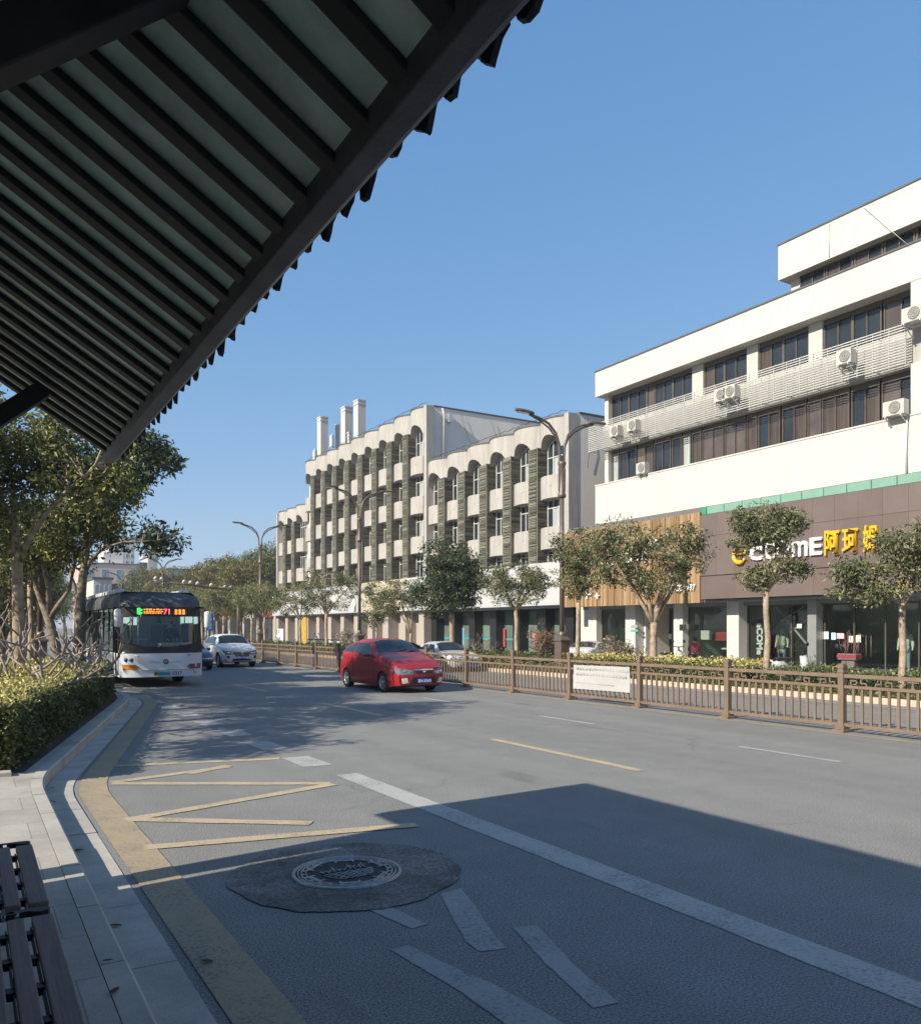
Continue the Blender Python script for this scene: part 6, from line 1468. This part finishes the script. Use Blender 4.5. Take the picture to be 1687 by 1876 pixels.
def figure(name, label, cat, loc, rz, skin, hair, top, legs, seated=False, coat=.0):
    """one continuous body; jacket, trousers, shoes and hair over it"""
    t = thing(name, label, cat, loc, rz); hz = .52 if seated else .92
    J = dict(pel=(0, 0, hz), sp=(0, .01, hz+.22), ch=(0, .01, hz+.42), nk=(0, 0, hz+.56), hd=(0, -.015, hz+.66), tp=(0, -.005, hz+.78))
    for sx, k in ((-1, 'l'), (1, 'r')):
        J['sh'+k] = (sx*.17, .01, hz+.48)
        if seated: J['el'+k] = (sx*.23, -.1, hz+.25); J['ha'+k] = (sx*.12, -.3, hz+.16); J['kn'+k] = (sx*.12, -.4, hz+.04); J['an'+k] = (sx*.13, -.34, .1); J['to'+k] = (sx*.14, -.5, .04)
        else: J['el'+k] = (sx*.24, .03, hz+.22); J['ha'+k] = (sx*.25, -.08, hz-.02); J['kn'+k] = (sx*.1, -.02, .5); J['an'+k] = (sx*.1, .02, .1); J['to'+k] = (sx*.11, -.13, .04)
        J['hp'+k] = (sx*.09, 0, hz-.04)
    names = list(J); R0 = dict(pel=(.14, .1), sp=(.125, .09), ch=(.15, .1), nk=.05, hd=(.082, .095), tp=(.06, .07)); RR = dict(sh=.06, el=.042, ha=.03, hp=.085, kn=.058, an=.042, to=.035)
    nodes = [(J[n], R0.get(n) or RR[n[:2]]) for n in names]; ix = {n: i for i, n in enumerate(names)}
    E = [('pel', 'sp'), ('sp', 'ch'), ('ch', 'nk'), ('nk', 'hd'), ('hd', 'tp')]
    for k in 'lr': E += [('ch', 'sh'+k), ('sh'+k, 'el'+k), ('el'+k, 'ha'+k), ('pel', 'hp'+k), ('hp'+k, 'kn'+k), ('kn'+k, 'an'+k), ('an'+k, 'to'+k)]
    ed = [(ix[a], ix[b]) for a, b in E]
    for k, sx in (('l', -1), ('r', 1)):              # five fingers from each hand
        hx_, hy, hz_ = J['ha'+k]
        for q in range(5):
            a = len(nodes); d = (-.02+.01*q)
            tip = (hx_+d-(sx*.03 if q == 0 else 0), hy-.05-.004*(q in (2, 3)), hz_-(.05 if not seated else .02)+(.03 if q == 0 else 0)); nodes.append(((hx_+d*.7, hy-.025, hz_-.02), .009)); nodes.append((tip, .008)); ed += [(ix['ha'+k], a), (a, a+1)]
    skin_mesh('body', nodes, ed, skin, t)
    g = .022
    jn = ['pel', 'sp', 'ch'] + [p+k for k in 'lr' for p in ('sh', 'el')]; nd = [(J[n], tuple(x+g for x in R0[n]) if n in R0 else RR[n[:2]]+g) for n in jn]; jx = {n: i for i, n in enumerate(jn)}
    je = [(jx[a], jx[b]) for a, b in E if a in jx and b in jx]
    for k in 'lr':
        a, b = Vector(J['el'+k]), Vector(J['ha'+k]); jx['cu'+k] = len(nd); nd.append((tuple(a.lerp(b, .82)), .05)); je.append((jx['el'+k], jx['cu'+k]))
    nd.append(((0, 0, hz+.52), .085)); je.append((jx['ch'], len(nd)-1))
    if coat: nd.append(((0, 0, hz-coat), (.2, .15))); je.append((0, len(nd)-1))
    skin_mesh('jacket', nd, je, top, t)
    jn = ['pel'] + [p+k for k in 'lr' for p in ('hp', 'kn')]; nd = [(J[n], tuple(x+.012 for x in R0[n]) if n in R0 else RR[n[:2]]+.014) for n in jn]; jx = {n: i for i, n in enumerate(jn)}; je = [(jx[a], jx[b]) for a, b in E if a in jx and b in jx]
    for k in 'lr': nd.append((tuple(Vector(J['kn'+k]).lerp(Vector(J['an'+k]), .9)), .06)); je.append((jx['kn'+k], len(nd)-1))
    skin_mesh('trousers', nd, je, legs, t)
    if hair: skin_mesh('hair', [((0, .02, hz+.7), (.088, .092)), ((0, .01, hz+.79), (.07, .08)), ((0, .05, hz+.6), (.07, .05))], [(0, 1), (0, 2)], hair, t)
    mb = MB(); 
    for sx in (-1, 1): mb.lathe([(.001, -.012), (.012, 0), (.001, .012)], 6, Matrix.Translation((sx*.033, -.105, hz+.68)))
    mb.build('eyes', BLKP, t)
    return t
SKIN = mat('skin', (.5, .33, .25), .5, .05); HAIR = mat('black_hair', (.012, .01, .01), .5); JEAN = mat('blue_jeans', (.12, .18, .27), .8, .15, 20)
p = on_x(1272, 1200, 26.8)
figure('person', 'person in a red patterned jacket sitting in front of the white shop window', 'person', (26.8, p.y, .15), R(150), SKIN, HAIR, mat('red_patterned_jacket', (.26, .055, .065), .8, .5, 22), BLKP, True)
figure('person', 'bus driver in dark clothes sitting behind the windscreen', 'person', (5.72, 27.9, .78), 0, SKIN, HAIR, mat('dark_uniform', (.03, .035, .05), .8), BLKP, True)
p = on_x(1272, 1200, 26.8); st = thing('stool', 'low wooden stool under the person in red', 'stool', (26.8, p.y, .15)); mb = MB(); mb.box(-.16, .16, -.16, .16, .37, .41); mb.build('seat', BARKD, st, bev=.01)
for sx in (-1, 1):
    for sy in (-1, 1): mb = MB(); mb.box(sx*.13-.015, sx*.13+.015, sy*.13-.015, sy*.13+.015, 0, .37); mb.build('leg', BARKD, st)
MANQ = mat('white_mannequin', (.6, .58, .55), .4)
for u, x, lb, tm, lm_, coat in ((1658, 30.3, 'shop mannequin in a white jacket and pale blue jeans in the right window', mat('white_quilted_jacket', (.6, .6, .58), .8, .08, 20), mat('pale_jeans', (.25, .33, .42), .8), .0),
                            (1432, 30.2, 'shop mannequin in a pale green long coat behind the glass', mat('pale_green_coat', (.42, .48, .36), .8, .1), JEAN, .35), (1413, 30.6, 'shop mannequin in a bright red coat behind the display board', mat('bright_red_coat', (.55, .03, .06), .7), BLKP, .4),
                            (1450, 30.9, 'shop mannequin in a pink top deep in the clothing shop', mat('pink_top', (.55, .3, .32), .8), BLKP, .2)):
    p = on_x(u, 1200, x); figure('mannequin', lb, 'mannequin', (x, p.y, .15), R(-70), MANQ, None, tm, lm_, False, coat)
def scooter(label, loc, rz, m, group=None):
    t = thing('scooter', label, 'scooter', loc, rz, group)
    for y in (-.58, .58):
        mb = MB(); M = Matrix.Translation((0, y, .22)) @ Matrix.Rotation(R(90), 4, 'Y'); mb.lathe([(.13, -.04), (.2, -.045), (.22, 0), (.2, .045), (.13, .04)], 18, M); mb.lathe([(.13, .03), (.02, .04), (.02, -.04), (.13, -.03)], 12, M); mb.build('wheel', TYRE, t)
    mb = MB(); mb.tube([(0, .7, .55), (0, .45, .55), (0, .15, .45)], [.09, .14, .1], 10); mb.box(-.13, .13, -.3, .25, .24, .32); mb.tube([(0, -.3, .28), (0, -.42, .55), (0, -.36, .82)], [.12, .15, .11], 10); mb.tube([(0, -.36, .82), (0, -.58, .25)], .045, 8); mb.build('body', m, t)
    mb = MB(); mb.box(-.12, .12, .05, .62, .68, .76); mb.build('seat', BLKP, t, bev=.03)
    mb = MB(); mb.tube([(-.32, -.24, .98), (-.1, -.34, .96), (.1, -.34, .96), (.32, -.24, .98)], .018, 6); mb.cyl((0, -.35, .8), (0, -.34, .97), .03)
    for sx in (-1, 1): mb.tube([(sx*.22, -.3, .98), (sx*.27, -.33, 1.15)], .008, 5); mb.lathe([(.001, -.02), (.06, -.01), (.06, .01), (.001, .02)], 10, Matrix.Translation((sx*.27, -.33, 1.18)) @ Matrix.Rotation(R(90), 4, 'X'))
    mb.build('handlebar', BLKP, t)
    mb = MB(); mb.lathe([(.07, -.03), (.05, .02), (.001, .03)], 12, Matrix.Translation((0, -.47, .78)) @ Matrix.Rotation(R(90), 4, 'X')); mb.build('headlight', HEADL, t); return t
p = on_x(1452, 1200, 22.4); sc_ = scooter('silver scooter parked behind the hedge in front of the clothing shop', (22.4, p.y, .15), R(70), SILVC)
p = on_x(1232, 1200, 23.2); dup(sc_, (23.2, p.y, .15), R(95), 'scooter parked behind the hedge by the dark entrance door')
for i, u in enumerate((590, 604, 618, 632, 575)):
    p = on_x(u, 1200, 25.5); dup(sc_, (25.5, p.y, .15), R(80+i*7), 'scooter in the row parked before the beige shops', 'scooters before the beige shops')
bsc = scooter('blue scooter parked at the kerb hidden behind the hedge next to the bus', (3.1, 27.6, .15), R(20), mat('blue_scooter_paint', (.05, .12, .42), .35))
dup(bsc, (2.5, 26.2, .15), R(-10), 'blue scooter behind the hedge among the bare shrubs')

# ------------------------------------------------------------------ winter haze
mb = MB(); mb.box(-420, 420, -60, 420, -1.2, 46); hz_ = bpy.data.materials.new('haze'); hz_.use_nodes = True; hn = hz_.node_tree; hn.nodes.clear()
ho = hn.nodes.new('ShaderNodeOutputMaterial'); hv = hn.nodes.new('ShaderNodeVolumePrincipled'); hv.inputs['Density'].default_value = .0006; hv.inputs['Color'].default_value = (.86, .92, 1., 1); hv.inputs['Anisotropy'].default_value = .2
hn.links.new(hv.outputs[0], ho.inputs['Volume']); mb.build('haze', hz_, kind='stuff')
# ------------------------------------------------------------------ light, sky, camera
SUN = Vector((-1.57, -.19, 1)).normalized()
w = bpy.data.worlds.new('World'); SC.world = w; w.use_nodes = True; nt = w.node_tree
sky = nt.nodes.new('ShaderNodeTexSky'); sky.sky_type = 'NISHITA'; sky.sun_disc = False
sky.sun_elevation = math.asin(SUN.z); sky.sun_rotation = math.atan2(SUN.x, SUN.y); sky.air_density = 1.; sky.dust_density = .35; sky.ozone_density = 2.2
sep = nt.nodes.new('ShaderNodeSeparateColor'); cmb = nt.nodes.new('ShaderNodeCombineColor'); nt.links.new(sky.outputs[0], sep.inputs[0])
for i_, (pw, kk_) in enumerate(((.8, .718), (.53, 1.248), (.35, 2.17))):   # clear winter blue: flatter towards the horizon
    a_ = nt.nodes.new('ShaderNodeMath'); a_.operation = 'POWER'; nt.links.new(sep.outputs[i_], a_.inputs[0]); a_.inputs[1].default_value = pw
    b2 = nt.nodes.new('ShaderNodeMath'); b2.operation = 'MULTIPLY'; nt.links.new(a_.outputs[0], b2.inputs[0]); b2.inputs[1].default_value = kk_; nt.links.new(b2.outputs[0], cmb.inputs[i_])
nt.links.new(cmb.outputs[0], nt.nodes['Background'].inputs[0]); nt.nodes['Background'].inputs[1].default_value = .1
l = bpy.data.lights.new('sun', 'SUN'); l.energy = 4.2; l.angle = R(.53); l.color = (1., .92, .77); lo = bpy.data.objects.new('sun', l); COL.objects.link(lo)
lo.rotation_euler = SUN.to_track_quat('Z', 'Y').to_euler()
cam = bpy.data.cameras.new('camera'); co_ = bpy.data.objects.new('camera', cam); COL.objects.link(co_); SC.camera = co_
co_.location = (0, 0, CAMH); co_.rotation_euler = (R(90), 0, -YAW); cam.sensor_width = 36; cam.lens = 36*FPX/1876; cam.shift_y = (HZN-938)/1876; cam.clip_end = 5000; cam.clip_start = .05
SC.view_settings.view_transform = 'Standard'; SC.view_settings.look = 'None'; SC.view_settings.exposure = 1.0; SC.view_settings.gamma = 1.
SC.render.resolution_x, SC.render.resolution_y = 920, 1024
